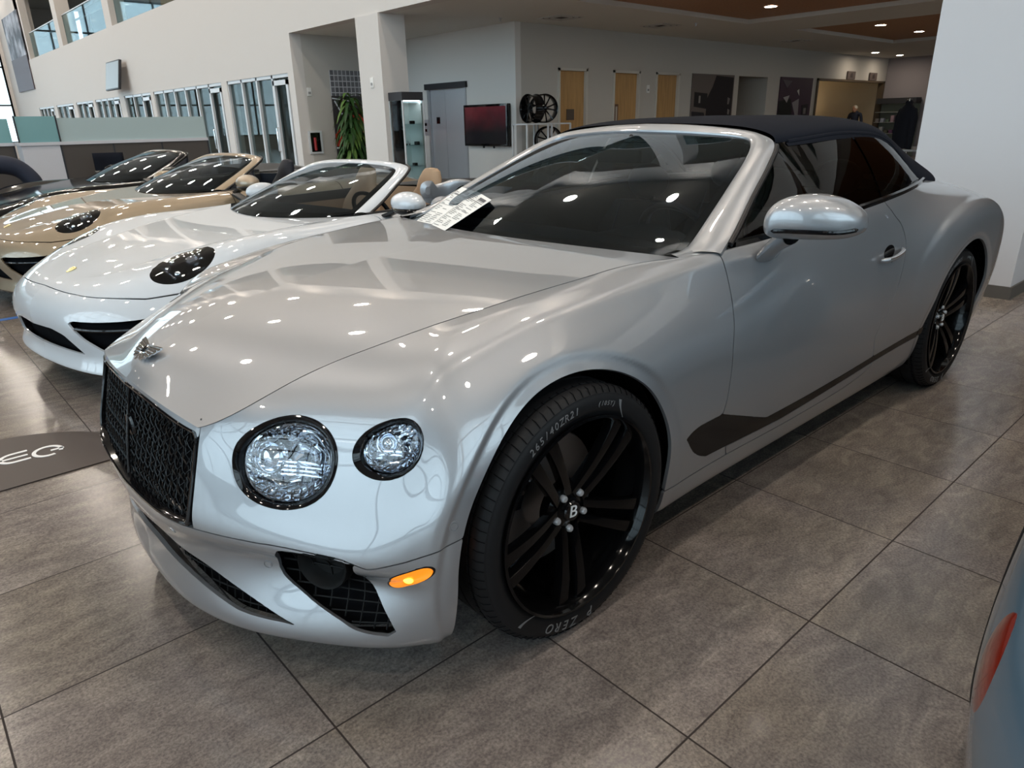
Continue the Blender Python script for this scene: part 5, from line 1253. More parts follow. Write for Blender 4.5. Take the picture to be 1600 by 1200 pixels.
    X = orient((1.05, -.36, .84), (1, 0, .45), (0, 1, 0)); mb = MB(); mb.tube([Vector((.18*math.cos(t), .18*math.sin(t), 0)) for t in np.linspace(0, 2*PI, 28, endpoint=False)], .015, 8, closed=True, xf=X); mb.tube([Vector((-.17,0,0)), Vector((.17,0,0))], .018, 6, xf=X); mb.build('steering_wheel', MT['dash'], car)
    for sd in (-1, 1):
        mb = MB(); mb.tube([mir(p+np.array([.006, .002, -.004]), sd) for p in B[int(60*.42):]], .010, 8); mb.build('pillar_seal', MT['satin_black'], car)
        # quarter pane at the pillar foot, belt rail
        xs_ = np.linspace(.70, 2.0, 24); eb = lambda x: S_.at(float(np.interp(x, [S_.at(u, 9.0)[0] for u in np.linspace(8, 14, 40)], np.linspace(8, 14, 40))), 9.0)
        a = np.array([eb(x) for x in xs_]); mb = MB(); mb.strip([[mir(p+np.array(o), sd) for p in a] for o in ((0,.003,.0),(0,-.004,.012),(0,-.03,.012),(0,-.04,-.15))], closed=False); mb.build('belt_rail', MT['satin_black'], car)
        mb = MB(); mb.strip([[Vector((x, sd*(eb(x)[1]-.05), z)) for x in np.linspace(.6, 2.0, 12)] for z in (.25, .84)], closed=False); mb.build('door_card', seatm, car)
        # mirror
        X_ = Matrix.Translation((.80, sd*.99, 0))@Matrix.Rotation(sd*.30, 4, 'Z') if sd < 0 else Matrix.Translation((.98, .87, -.03))@Matrix.Rotation(1.45, 4, 'Z')@Matrix.Diagonal((.6, .9, 1, 1))
        mb = MB(); mb.ball((0, 0, .985), (.095, .145, .078), 20, 12, X_); mr = mb.build('door_mirror', paintm, car)
        mb = MB(); mb.ball((.003, 0, .945), (.097, .147, .042), 20, 10, X_); mb.build('mirror_lower', MT['gloss_black'], mr)
        mb = MB(); mb.box(-.035, .035, -.06, .09, -.012, .012, Matrix.Translation((.80, sd*.86, .915))@Matrix.Rotation(sd*.35, 4, 'X'), bev=.008); mb.build('mirror_foot', MT['satin_black'], mr)
        # seat
        y = sd*.36; rows = []
        for t in np.linspace(0, 1, 12):
            ww = .24*(1-.15*t) if t < .60 else .24*(.91-2.1*(t-.60)) if t < .82 else .108-.03*((t-.82)/.18)**2; z = .42+.70*t; xb = 1.42+.20*t; th = .055 if t < .95 else .04
            rows.append([Vector((xb+th*math.cos(q), y+ww*math.copysign(abs(math.sin(q))**.6, math.sin(q)), z)) for q in np.linspace(0, 2*PI, 20, endpoint=False)])
        mb = MB(); mb.strip(rows); cc_ = sum(rows[-1], Vector())/20; mb.strip([rows[-1], [cc_+(p-cc_)*.7+Vector((0,0,.022)) for p in rows[-1]], [cc_+(p-cc_)*.05+Vector((0,0,.03)) for p in rows[-1]]]); st = mb.build('seat', seatm, car)
        mb = MB(); mb.box(1.0, 1.48, y-.24, y+.24, .30, .46, bev=.05); mb.build('seat_cushion', seatm, st)
    mb = MB(); mb.box(.4, 2.1, -.80, .80, .20, .26); mb.build('cabin_floor', MT['matt_black'], car, smooth=False)
    # tonneau and rear lid
    us = np.linspace(12.1, 18, 30); E_ = [S_.at(u, 9.0) for u in us]; cx_ = np.interp(us, [12.1, 13, 14, 15, 16, 17, 18], [1.95, 2.35, 2.75, 3.0, 3.15, 3.25, 3.30]); cz = np.interp(us, [12.1, 13, 14, 15, 16, 17, 18], [.96, .985, .96, .90, .84, .80, .79])
    rows = [[np.array([x_+(e[0]-x_)*b**2, e[1]*b, z_+(e[2]-z_)*b**2]) for e, x_, z_ in zip(E_, cx_, cz)] for b in np.linspace(0, 1, 10)]
    k = 9
    full = [[mir(p, -1) for p in r] for r in rows[::-1]]+[[mir(p, 1) for p in r] for r in rows[1:]]
    skin('tonneau_cover', [r[:k+1] for r in full], MT['satin_black'], car); skin('rear_lid', [r[k:] for r in full], paintm, car)
    mb = MB(); mb.box(1.95, 2.0, -.72, .72, .26, .94); mb.build('rear_bulkhead', seatm, car, smooth=False)
    mb = MB(); mb.box(-.7, 3.2, -.76, .76, .13, .17); mb.build('underfloor', MT['liner'], car, smooth=False)
    for sd in (-1, 1):
        build_wheel(car, (0, sd*(.905-.12), .345), sd, rt=.345, wt=.24, rr=.265, bentley=False, phase=.3, hubs=None, text=False)
        build_wheel(car, (2.45, sd*(.925-.145), .348), sd, rt=.348, wt=.29, rr=.272, bentley=False, phase=.8, hubs=None, text=False)
    return car
def proj_n(S_, c, n, off):
    """how far the curved body lies above the tangent plane at an offset (cached nearest point)"""
    key = tuple(np.round(off, 4))
    if key not in R_CACHE:
        p = c+off; d = S_.G0-p; dn = d@n; dt = d-dn[..., None]*n; q = (dt**2).sum(-1)+np.where(np.abs(dn) > .2, 9, 0); i = np.unravel_index(q.argmin(), q.shape); R_CACHE[key] = dn[i]
    return n*R_CACHE[key]
MT['badge_gold'] = mat('gold_badge', (.75,.6,.25), .25, .9)
# ================================================================ things in the background
def simple(name, mb, m, label, cat, group=None, smooth=False):
    o = mb.build(name, m, None, smooth, auto=smooth); return tag(o, label, cat, group)
DARKM = mat('charcoal', srgb(44,44,48), .5)
# lift
t = empty('lift', (8.95, 12.68, 0), 0, 'brushed steel two-leaf lift doors with dark header set in the white wall', 'lift')
for nm, y0, y1 in (('door_leaf', -.645, .10), ('door_leaf', .106, .645)): bx(.03, .06, y0, y1, .01, 2.1).build(nm, MT['steel'], t, False, auto=False)
mb = MB(); mb.box(-.02, .06, -.70, -.65, 0, 2.1); mb.box(-.02, .06, .65, .72, 0, 2.1); mb.build('door_jamb', mat('pale_steel', srgb(190,192,196), .35, .5), t, False)
bx(-.06, .05, -.74, .76, 2.1, 2.22).build('header_box', DARKM, t, False, bool(0))
bx(.02, .03, .33, .45, 1.38, 1.52).build('notice_plate', MT['gloss_black'], t, False)
p = empty('lift_call_panel', (8.94, 13.50, 1.30), 0, 'small steel lift call panel with two dark buttons left of the lift', 'call panel')
bx(-.012, .01, -.07, .07, -.17, .17).build('plate', MT['steel'], p, False)
for z in (-.06, .07): bx(-.02, -.01, -.035, .035, z-.03, z+.03).build('button', MT['gloss_black'], p, False)
# television on the lift wall
t = empty('television', (8.88, 11.25, 1.33), 0, 'large flat television on the white wall beside the lift', 'television')
mb = MB(); mb.box(-.05, .05, -.70, .70, -.41, .41, bev=.008); mb.build('frame', MT['gloss_black'], t)
scr = mat('tv_screen', (.01,.01,.012,1), .12); nt = scr.node_tree; b = nt.nodes['Principled BSDF']
tc = N(scr, 'ShaderNodeTexCoord'); sp = N(scr, 'ShaderNodeSeparateXYZ'); L(scr, tc.outputs['Object'], sp.inputs[0])
mr = N(scr, 'ShaderNodeMapRange'); mr.inputs[1].default_value = -.15; mr.inputs[2].default_value = .36; L(scr, sp.outputs[2], mr.inputs[0])
nz = N(scr, 'ShaderNodeTexNoise'); nz.inputs['Scale'].default_value = 3; L(scr, tc.outputs['Object'], nz.inputs['Vector'])
ml = N(scr, 'ShaderNodeMath', operation='MULTIPLY'); L(scr, mr.outputs[0], ml.inputs[0]); L(scr, nz.outputs[0], ml.inputs[1])
rp = N(scr, 'ShaderNodeValToRGB'); L(scr, ml.outputs[0], rp.inputs[0]); rp.color_ramp.elements[0].color = srgb(34,32,36); rp.color_ramp.elements[1].color = srgb(128,50,60); rp.color_ramp.elements[1].position = .55
L(scr, rp.outputs[0], b.inputs['Emission Color']); b.inputs['Emission Strength'].default_value = .22
bx(-.054, -.05, -.655, .655, -.365, .365).build('screen', scr, t, False, auto=False)
mb = MB(); mb.tube([(-.03, -.25, -.41), (-.03, -.25, -.45)], .02, 8); mb.tube([(-.03, .08, -.41), (-.03, .08, -.45)], .02, 8); mb.build('cable_clip', MT['satin_black'], t)
bx(.05, .09, -.3, .3, -.2, .2).build('wall_mount', MT['satin_black'], t, False)
# glass display cabinet
t = empty('display_cabinet', (6.25, 10.41, 0), 0, 'tall glass display cabinet with black top between pillar and lift', 'display cabinet')
bx(0, .45, 0, .43, 1.78, 1.92).build('cabinet_top', DARKM, t, False)
bx(0, .45, 0, .43, 0, .30).build('cabinet_base', DARKM, t, False)
for x, y in ((.012, .012), (.438, .012), (.012, .418), (.438, .418)): bx(x-.012, x+.012, y-.012, y+.012, .30, 1.78).build('corner_post', ALU, t, False)
for a in ((0,.004,.02,.41),(.446,.45,.02,.41),(.02,.43,0,.004),(.02,.43,.426,.43)): bx(*a, .30, 1.78).build('glass_pane', MT['glass_clear'], t, False)
bx(.40, .44, .01, .42, .30, 1.78).build('back_panel', mat('cabinet_white', srgb(226,230,230), .5), t, False); bx(.01, .40, .40, .42, .30, 1.78).build('back_panel', bpy.data.materials['cabinet_white'], t, False)
bx(.03, .39, .02, .05, 1.765, 1.778).build('light_strip', mat('cabinet_light', (1,1,1), .5, emit=(.9,.96,1), estr=10), t, False)
for z in (.66, 1.02, 1.38): bx(.006, .444, .006, .424, z, z+.008).build('shelf', MT['glass_rail'], t, False)
its = [(.26,.11,1.389,'small black box on the top shelf of the display cabinet', .055, MT['gloss_black']), (.14,.26,1.389,'tall dark packet on the top shelf of the display cabinet', .22, DARKM), (.33,.10,1.029,'black gift box on the middle shelf of the display cabinet', .06, MT['satin_black']), (.28,.13,.669,'small black case on the lower glass shelf of the display cabinet', .05, MT['satin_black'])]
for x, y, z, lb, h, m in its:
    o = bx(6.25+x-.04, 6.25+x+.04, 10.41+y-.03, 10.41+y+.03, z, z+h, bev=.004).build('boxed_gift', m, None, True); tag(o, lb, 'box', 'boxes in the display cabinet')
o = empty('model_car', (6.25+.14, 10.41+.16, 1.029), .5, 'white model car on the middle shelf of the display cabinet', 'model car')
mb = MB(); mb.box(-.09, .09, -.04, .04, .012, .045, bev=.012); mb.box(-.05, .05, -.034, .034, .04, .07, bev=.012); mb.build('body', MT['white'], o)
for a in (-.055, .055):
    for s_ in (-1, 1):
        mb = MB(); mb.tube([(a, s_*.030, .014), (a, s_*.042, .014)], .014, 12); mb.build('wheel', MT['rubber'], o)
# rim display stand with alloy wheels
t = empty('display_stand', (9.2, 9.9, 0), 0, 'low chrome framed display stand carrying black alloy wheels by the door wall', 'stand')
mb = MB()
for x in (-.62, -.05, .05, .58):
    for y in (-.2, .2): mb.box(x-.014, x+.014, y-.014, y+.014, 0, 1.34)
for z in (.75, 1.34):
    for y in (-.2, .2): mb.box(-.62, .58, y-.014, y+.014, z-.014, z+.014)
    for x in (-.62, .58): mb.box(x-.014, x+.014, -.2, .2, z-.014, z+.014)
mb.build('stand_frame', ALU, t, False)
mb = MB(); mb.box(-.6, .56, -.19, .19, 1.335, 1.352); mb.box(-.6, .56, -.19, .19, .745, .762); mb.build('shelf_board', DARKM, t, False)
def alloy(loc, ax, label):
    e = empty('alloy_wheel', loc, 0, label, 'alloy wheel', 'black alloy wheels on the display stand')
    X = orient((0, 0, 0), ax); r = .265
    mb = MB(); mb.lathe([(r-.012, -.10), (r, -.11), (r, -.095), (r-.02, -.07), (r-.025, .06), (r, .095), (r, .11), (r-.012, .105), (r-.03, .07), (r-.035, -.05), (r-.012, -.10)], 40, X); mb.build('rim', MT['gloss_black'], e)
    mb = MB()
    for k in range(5):
        for s in (-1, 1):
            a = 2*PI*k/5+s*.2; b_ = 2*PI*k/5+s*.26
            p0 = Vector((.04*math.cos(a), .04*math.sin(a), .07)); p1 = Vector(((r-.02)*math.cos(b_), (r-.02)*math.sin(b_), .092))
            mb.tube([p0, (p0+p1)/2+Vector((0, 0, .006)), p1], [.018, .013, .016], 6, xf=X)
    mb.lathe([(.0001, .085), (.045, .082), (.06, .06)], 24, X); mb.build('spokes', MT['gloss_black'], e); return e
alloy((8.86, 9.85, 1.622), (-.98, .1, 0), 'black alloy wheel on top of the chrome stand, edge-on, the left one')
alloy((9.12, 9.80, 1.622), (-.45, -.88, 0), 'black five-spoke alloy wheel on top of the chrome stand, facing forward')
alloy((9.3, 9.85, 1.03), (-.45, -.88, 0), 'black alloy wheel on the lower shelf of the chrome stand')
# niche: picture window, fire cabinet, thermostats, plant
pm = mat('niche_picture', (.5,.5,.5), .5); nt = pm.node_tree; b = nt.nodes['Principled BSDF']
tc = N(pm, 'ShaderNodeTexCoord'); br = N(pm, 'ShaderNodeTexBrick'); br.offset = 0; br.inputs['Scale'].default_value = 3; br.inputs['Mortar Size'].default_value = .03
br.inputs['Color1'].default_value = srgb(92,92,98); br.inputs['Color2'].default_value = srgb(120,120,124); br.inputs['Mortar'].default_value = srgb(196,196,200); br.inputs['Row Height'].default_value = .35; br.inputs['Brick Width'].default_value = .3
mp = N(pm, 'ShaderNodeMapping'); mp.inputs['Rotation'].default_value = (PI/2, 0, 0); L(pm, tc.outputs['Object'], mp.inputs['Vector']); L(pm, mp.outputs[0], br.inputs['Vector']); L(pm, br.outputs[0], b.inputs['Base Color'])
t = empty('wall_picture', (7.02, 14.33, .55), 0, 'tall photograph of a red car under a gridded window, behind the potted plant', 'picture')
bx(0, 1.5, -.02, 0, 1.45, 1.97).build('window_grid_area', pm, t, False)
bx(0, 1.5, -.02, 0, 0, 1.45).build('backdrop', mat('picture_dark', srgb(52,48,50), .5), t, False)
mb = MB(); mb.prism([(0,.55),(.18,.72),(.45,.95),(.9,.98),(1.1,.75),(1.5,.62),(1.5,.30),(0,.30)], 0, .012, Matrix(((1,0,0,0),(0,0,-1,-.022),(0,1,0,.1),(0,0,0,1)))); mb.build('red_car_image', mat('red_print', srgb(196,52,34), .5), t, False)
mb = MB(); mb.tube([(0,-.03,1.40),(.5,-.03,1.34),(.75,-.03,1.2)], .015, 6); mb.tube([(.05,-.03,1.35),(.28,-.03,.95)], .015, 6); mb.tube([(0,-.03,.36),(1.4,-.03,.36)], .02, 6); mb.build('white_print_lines', MT['white'], t)
t = empty('fire_extinguisher_cabinet', (6.53, 14.345, 1.05), 0, 'recessed aluminium fire extinguisher cabinet low in the niche wall', 'fire cabinet')
mb = MB(); 
for a in ((-.16,.16,-.24,-.20),(-.16,.16,.20,.24)): mb.box(a[0], a[1], -.03, 0, a[2], a[3])
for a in ((-.16,-.12),(.12,.16)): mb.box(a[0], a[1], -.03, 0, -.2, .2)
mb.build('door_frame', ALU, t, False); bx(-.12, .12, -.008, -.001, -.2, .2).build('dark_pane', MT['gloss_black'], t, False)
mb = MB(); mb.tube([(-.02, -.03, -.17), (-.02, -.03, .10)], .03, 10); mb.build('extinguisher', mat('extinguisher_red', srgb(150,26,24), .35), t)
def device(loc, ax, lb, cat='wall device'):
    t = empty('thermostat', loc, 0, lb, cat); X = orient((0,0,0), ax, (0,0,1)); mb = MB(); mb.box(-.085, .085, -.05, .05, 0, .02, X, bev=.006); mb.build('housing', mat('device_white', srgb(232,230,226), .5), t)
    mb = MB(); mb.box(-.045, .0, -.03, .03, .019, .024, X); mb.build('grey_window', mat('device_grey', srgb(150,148,146), .4), t, False)
device((6.51, 14.35, 2.08), (0, -1, 0), 'small white thermostat high on the grey niche wall')
device((6.17, 11.2, 2.10), (-1, 0, 0), 'small white strobe unit on the narrow face of the white pillar')
device((13.15, 10.41, 2.05), (0, -1, 0), 'small white switch plate between the second and third wooden doors')
# potted plant
LEAF = mat('leaf_green', srgb(44,78,34), .5); LEAF2 = mat('leaf_light', srgb(92,122,56), .5)
t = empty('potted_plant', (7.0, 13.5, 0), 0, 'tall leafy green corn plant in a dark pot in the niche by the pillar', 'plant')
mb = MB(); mb.lathe([(.0001, 0), (.17, 0), (.22, .42), (.20, .43), (.19, .36), (.0001, .36)], 28); mb.build('pot', DARKM, t)
mb = MB(); mb.tube([(0,0,.35),(.02,.01,1.2),(0,0,1.75)], .022, 8); mb.tube([(.05,0,.35),(.10,.04,.9),(.12,.05,1.3)], .018, 8); mb.tube([(-.05,.03,.35),(-.12,-.05,.8),(-.12,-.06,1.1)], .018, 8); mb.build('stem', mat('stem_brown', srgb(96,80,56), .7), t)
mb = MB(); mb2 = MB()
for hx, hy, z0, z1, nl in ((0,0,1.0,1.98,90),(.12,.05,.7,1.5,50),(-.12,-.06,.6,1.35,50)):
    for i in range(nl):
        a = i*2.4+RNG.uniform(-.2,.2); z = z0+(z1-z0)*i/nl; l = RNG.uniform(.34,.52); up = RNG.uniform(.1,.35) if i > nl*.6 else RNG.uniform(-.05,.15)
        d = Vector((math.cos(a), math.sin(a), 0)); s = Vector((-math.sin(a), math.cos(a), 0)); pts = []
        for k in range(6):
            q = k/5; c = Vector((hx, hy, z))+d*l*q*(1-.15*q)+Vector((0,0,up*q-.52*l*q*q*2)); w = .040*math.sin(PI*min(1, q*.93+.06))**.8+.002; pts.append((c+s*w, c+Vector((0,0,-.008)), c-s*w))
        vs = [p for r in pts for p in r]; fs = []
        for k in range(5): fs += [(k*3, k*3+1, k*3+4, k*3+3), (k*3+1, k*3+2, k*3+5, k*3+4)]
        (mb if i % 4 else mb2).add(vs, fs)
mb.build('foliage', LEAF, t); mb2.build('young_foliage', LEAF2, t)
# hanging screen and poster on the long wall
t = empty('hanging_screen', (5.95, 26.9, 3.08), 0, 'tilted flat screen hanging high on the long white wall', 'screen')
X = Matrix.Rotation(.20, 4, 'Y')
mb = MB(); mb.box(-.05, .03, -.80, .80, -.46, .44, X, bev=.01); mb.build('frame', DARKM, t); mb = MB(); mb.box(-.056, -.05, -.76, .76, -.42, .40, X); mb.build('screen_glass', mat('grey_screen', srgb(104,100,94), .3), t, False)
mb = MB(); mb.tube([(.02,0,0),(.22,0,.1)], .04, 8); mb.build('bracket', DARKM, t)
pm = mat('banner_print', (.3,.3,.34), .6); nt = pm.node_tree; b = nt.nodes['Principled BSDF']
tc = N(pm, 'ShaderNodeTexCoord'); nz = N(pm, 'ShaderNodeTexNoise'); nz.inputs['Scale'].default_value = 1.1; nz.inputs['Detail'].default_value = 5; L(pm, tc.outputs['Object'], nz.inputs['Vector']); rp = N(pm, 'ShaderNodeValToRGB'); L(pm, nz.outputs[0], rp.inputs[0])
rp.color_ramp.elements[0].color = srgb(44,42,52); rp.color_ramp.elements[0].position = .42; rp.color_ramp.elements[1].color = srgb(190,192,204); rp.color_ramp.elements[1].position = .66; L(pm, rp.outputs[0], b.inputs['Base Color'])
t = empty('wall_banner', (6.17, 43.8, 3.31), 0, 'tall grey and violet photo banner at the far end of the long wall', 'banner')
bx(-.02, .02, -2.1, 2.1, 1.5, 3.4).build('printed_upper', pm, t, False); bx(-.02, .02, -2.1, 2.1, 0, 1.5).build('plain_lower', mat('banner_plum', srgb(86,76,84), .6), t, False)
# door wall posters
def poster(x0, x1, z0, z1, lb, shapes, base):
    t = empty('wall_poster', (x0, 10.40, z0), 0, lb, 'poster'); w, h = x1-x0, z1-z0
    bx(0, w, -.02, .005, 0, h).build('print', mat('poster_base', base, .5), t, False)
    for i, (pl, c) in enumerate(shapes):
        mb = MB(); mb.prism([(a*w, b_*h) for a, b_ in pl], 0, .004+.001*i, Matrix(((1,0,0,0),(0,0,-1,-.021),(0,1,0,0),(0,0,0,1)))); mb.build('printed_shape', mat('poster_tone', c, .5), t, False)
poster(14.9, 16.8, 1.0, 2.43, 'poster of dark cars and a dark building on the wall beyond the third door', [
  ([(.55,.98),(.98,.96),(.97,.20),(.35,.18),(.36,.6),(.48,.8)], srgb(26,20,26)), ([(.06,.70),(.36,.68),(.36,.42),(.06,.46)], srgb(22,20,24)), ([(.02,.38),(.30,.36),(.38,.14),(.62,.10),(.60,.02),(.10,.02),(.02,.14)], srgb(30,28,34)), ([(.16,.64),(.20,.64),(.20,.52),(.16,.52)], srgb(150,146,140)), ([(.86,.62),(.92,.60),(.90,.50),(.86,.50)], srgb(120,112,112)), ([(.88,.42),(.93,.40),(.92,.32),(.88,.33)], srgb(130,124,120))], srgb(108,98,92))
poster(19.25, 21.2, 1.0, 2.45, 'dark violet and white event poster left of the warm lit opening', [
  ([(0,.55),(.35,.60),(.42,.40),(.42,0),(0,0)], srgb(16,18,18)), ([(.05,.95),(.35,.93),(.20,.80)], srgb(90,84,92)), ([(.12,.62),(.30,.66),(.24,.52)], srgb(170,166,166)), ([(.40,.52),(.60,.60),(.62,.30),(.68,.0),(.48,.0),(.52,.3)], srgb(140,134,136)), ([(.52,.75),(.58,.78),(.60,.66)], srgb(200,196,190)), ([(.72,.48),(.92,.50),(.9,.2),(.74,.22)], srgb(30,26,32)), ([(.78,.42),(.86,.42),(.86,.30),(.78,.30)], srgb(120,114,112))], srgb(66,46,62))
for x, lb in ((23.75, 'small grey square wall sign above the warm lit opening, the left of two'), (25.45, 'small grey square wall sign above the warm lit opening, the right of two')):
    t = empty('wall_sign', (x, 10.40, 2.47), 0, lb, 'sign', 'square signs above the opening'); bx(-.28, .28, -.04, 0, 0, .24).build('panel', mat('sign_grey', srgb(92,80,76), .5), t, False)
    mb = MB(); mb.prism([(-.08,.06),(.08,.06),(.08,.16),(0,.20),(-.08,.16)], 0, .006, Matrix(((1,0,0,0),(0,0,-1,-.041),(0,1,0,0),(0,0,0,1)))); mb.build('pictogram', mat('sign_mark', srgb(60,50,48), .5), t, False)
# warm lamps inside the side room
for k, (x, lb) in enumerate(((22.3, 'warm wall washer lamp at the left inside the lit side room'), (26.7, 'warm wall washer lamp at the right inside the lit side room'))):
    t = empty('wall_washer', (x, 13.93, 1.1), 0, lb, 'lamp'); mb = MB(); mb.lathe([(.0001,0),(.08,0),(.10,.16)], 20); mb.build('cup', DARKM, t)
    mb = MB(); mb.lathe([(.0001,.155),(.09,.155)], 20); mb.build('bulb', mat('warm_bulb', (1,.8,.5), .5, emit=(1.0,.80,.56), estr=70), t, auto=False)
# shelf unit by the far right wall, with goods
t = empty('shelf_unit', (26.3, 9.75, 0), 0, 'dark topped shelf unit of small goods by the far right wall', 'shelf')
mb = MB(); mb.box(-.2, .25, -.65, .65, 1.72, 1.9); mb.build('top_board', DARKM, t, False)
bx(.22, .25, -.65, .65, 0, 1.72).build('back_board', mat('shelf_back', srgb(120,124,112), .5), t, False)
for z in (.35, .75, 1.12, 1.45): bx(-.2, .22, -.65, .65, z-.015, z).build('shelf_board', mat('shelf_grey', srgb(150,152,148), .4), t, False)
for i in range(14):
    y = -.52+.17*(i % 7); z = .75 if i < 7 else 1.12; h = RNG.uniform(.08, .24)
    o = bx(26.12, 26.3, 9.75+y, 9.75+y+.11, z, z+h, bev=.006).build('boxed_goods', mat('goods_%d' % i, srgb(*[int(q) for q in (RNG.integers(60, 150)+RNG.integers(-18, 18, 3))]), .5), None, True)
    tag(o, 'small boxed item standing on a shelf of the unit by the far right wall', 'box', 'goods on the far shelf unit')
# jacket on a display torso, white table
t = empty('display_jacket', (15.36, 5.37, 0), .76, 'black zip jacket on a clothes stand right of the fabric roof', 'jacket')
rows = []
for z, a, b_ in ((.70,.27,.14),(.85,.28,.15),(1.05,.29,.15),(1.25,.30,.14),(1.38,.30,.13),(1.46,.26,.11),(1.52,.16,.09),(1.57,.08,.07),(1.62,.07,.065)):
    rows.append([Vector((a*math.copysign(abs(math.cos(q))**.8, math.cos(q)), b_*math.sin(q), z+.02*math.cos(2*q))) for q in np.linspace(0, 2*PI, 28, endpoint=False)])
mb = MB(); mb.strip(rows); mb.build('jacket_body', MT['fabric'], t)
for s in (-1, 1):
    mb = MB(); mb.tube([(s*.24,0,1.46),(s*.33,.01,1.3),(s*.36,.02,1.0),(s*.35,.03,.72)], [.075,.08,.065,.05], 12); mb.build('sleeve', MT['fabric'], t)
mb = MB(); mb.tube([(0,-.145,.75),(0,-.15,1.2),(0,-.12,1.5)], .004, 6); mb.prism([(.10,1.34),(.14,1.34),(.14,1.40),(.10,1.40)], .150, .154, Matrix(((1,0,0,0),(0,0,-1,0),(0,1,0,0),(0,0,0,1)))); mb.build('zip_and_badge', ALU, t)
mb = MB(); mb.tube([(0,0,.03),(0,0,1.68)], .014, 8); mb.tube([(-.12,0,1.66),(.12,0,1.66)], .010, 6); mb.lathe([(.0001,.0),(.2,.0),(.2,.02),(.0001,.03)], 24); mb.build('clothes_stand', MT['chrome'], t)
t = empty('display_table', (17.2, 5.2, 0), .0, 'low white topped display table beneath the hanging jacket', 'table')
mb = MB(); mb.box(-.9, .9, -.25, 1.1, .60, .64); mb.build('table_top', MT['white'], t, False)
for x, y in ((-.82,-.2),(.82,-.2),(-.82,1.02),(.82,1.02)):
    mb = MB(); mb.tube([(x,y,0),(x,y,.6)], .022, 8); mb.build('table_leg', MT['chrome'], t)
# cubicle partition
TEAL = thin_glass('frosted_teal_glass', (.36,.56,.58)); TEAL2 = mat('frosted_glass', srgb(176,192,192), .35); TEAL3 = mat('teal_glass', srgb(126,170,172), .22, coat=.5)
PD = mat('partition_fabric', srgb(78,72,68), .85); PW = mat('partition_white', srgb(204,202,206), .45)
def seg(x0, x1, y, lb, m):
    t = empty('office_partition', (x0, y, 0), 0, lb, 'partition', 'office partitions behind the cars')
    w = x1-x0
    bx(0, w, 0, .06, .05, 1.20).build('fabric_panel', PD, t, False); bx(-.01, w+.01, -.015, .075, 1.20, 1.245).build('cap_rail', PW, t, False)
    bx(0, w, .02, .035, 1.245, 1.575).build('glass_screen', m, t, False)
    mb = MB()
    for x in ([0, w] if w < 2 else [0, w*.33, w*.66, w]): mb.box(x-.012, x+.012, -.004, .064, 0, 1.2)
    mb.build('edge_post', DARKM, t, False)
    return t
seg(1.20, 3.36, 12.0, 'long office partition with pale frosted glass, right of the white end panel', TEAL2)
seg(-3.8, .66, 12.35, 'office partition with teal glass at the far left edge', TEAL3)
t = empty('office_partition', (.70, 12.0, 0), 0, 'short partition with teal glass and white end panel between the two long ones', 'partition', 'office partitions behind the cars')
bx(0, .5, 0, .38, .05, 1.2).build('white_panel', PW, t, False); bx(-.02, .52, -.02, .4, 1.2, 1.245).build('cap_rail', PW, t, False); bx(0, .5, .0, .014, 1.245, 1.60).build('glass_screen', TEAL3, t, False)
mb = MB(); mb.box(-.02, 0, -.01, .01, 1.24, 1.61); mb.box(.5, .52, -.01, .01, 1.24, 1.61); mb.build('edge_post', DARKM, t, False)
# chair in front of the partition
t = empty('office_chair', (1.55, 11.2, 0), -.5, 'dark office chair in front of the partition, behind the black car', 'chair')
mb = MB(); mb.box(-.25, .25, -.25, .25, .44, .52, bev=.03); mb.build('seat', MT['fabric'], t)
mb = MB(); mb.strip([[Vector((-.21+.42*s-.0, .24+.05*math.cos(PI*(s-.5)), z)) for s in np.linspace(0,1,9)] for z in (.58,.8,1.0,1.08)], closed=False); o = mb.build('backrest', MT['fabric'], t); md = o.modifiers.new('s', 'SOLIDIFY'); md.thickness = .04
for s in (-1, 1):
    mb = MB(); mb.tube([(s*.27,.15,.5),(s*.30,.12,.68),(s*.29,-.15,.69)], .016, 8); mb.build('armrest', MT['satin_black'], t)
mb = MB(); mb.tube([(0,0,.08),(0,0,.45)], .03, 10); mb.build('gas_column', MT['chrome'], t)
for k in range(5):
    a = 2*PI*k/5; mb = MB(); mb.tube([(0,0,.10),(.30*math.cos(a),.30*math.sin(a),.055)], [.025,.015], 8); mb.ball((.30*math.cos(a),.30*math.sin(a),.03), .03, 10, 8); mb.build('base_arm', MT['satin_black'], t)
# floor marking and tape
t = empty('floor_plate', (-1.1, 2.65, 0), 0, 'dark brown half-round floor plate with white letters EQ, left of the grille', 'floor sign')
mb = MB(); mb.prism([(.635*math.cos(a), .635*math.sin(a)) for a in np.linspace(0, PI, 60)], .001, .006); mb.build('plate', mat('dark_brown_plate', srgb(66,56,52), .5), t, False)
def ribbon(mb, pts, w, z0=.006, z1=.008):
    P = [Vector((p[0], p[1], 0)) for p in pts]; Lf = []; Rt = []
    for i in range(len(P)):
        d = (P[min(i+1, len(P)-1)]-P[max(i-1, 0)]).normalized(); nrm = Vector((-d.y, d.x, 0)); Lf.append(P[i]+nrm*w/2); Rt.append(P[i]-nrm*w/2)
    for i in range(len(P)-1):
        q = [Lf[i], Rt[i], Rt[i+1], Lf[i+1]]; mb.add([(p.x, p.y, z0) for p in q]+[(p.x, p.y, z1) for p in q], [(0,3,2,1),(4,5,6,7),(0,1,5,4),(1,2,6,5),(2,3,7,6),(3,0,4,7)][::1])
ex, ey, r = .155, .325, .052
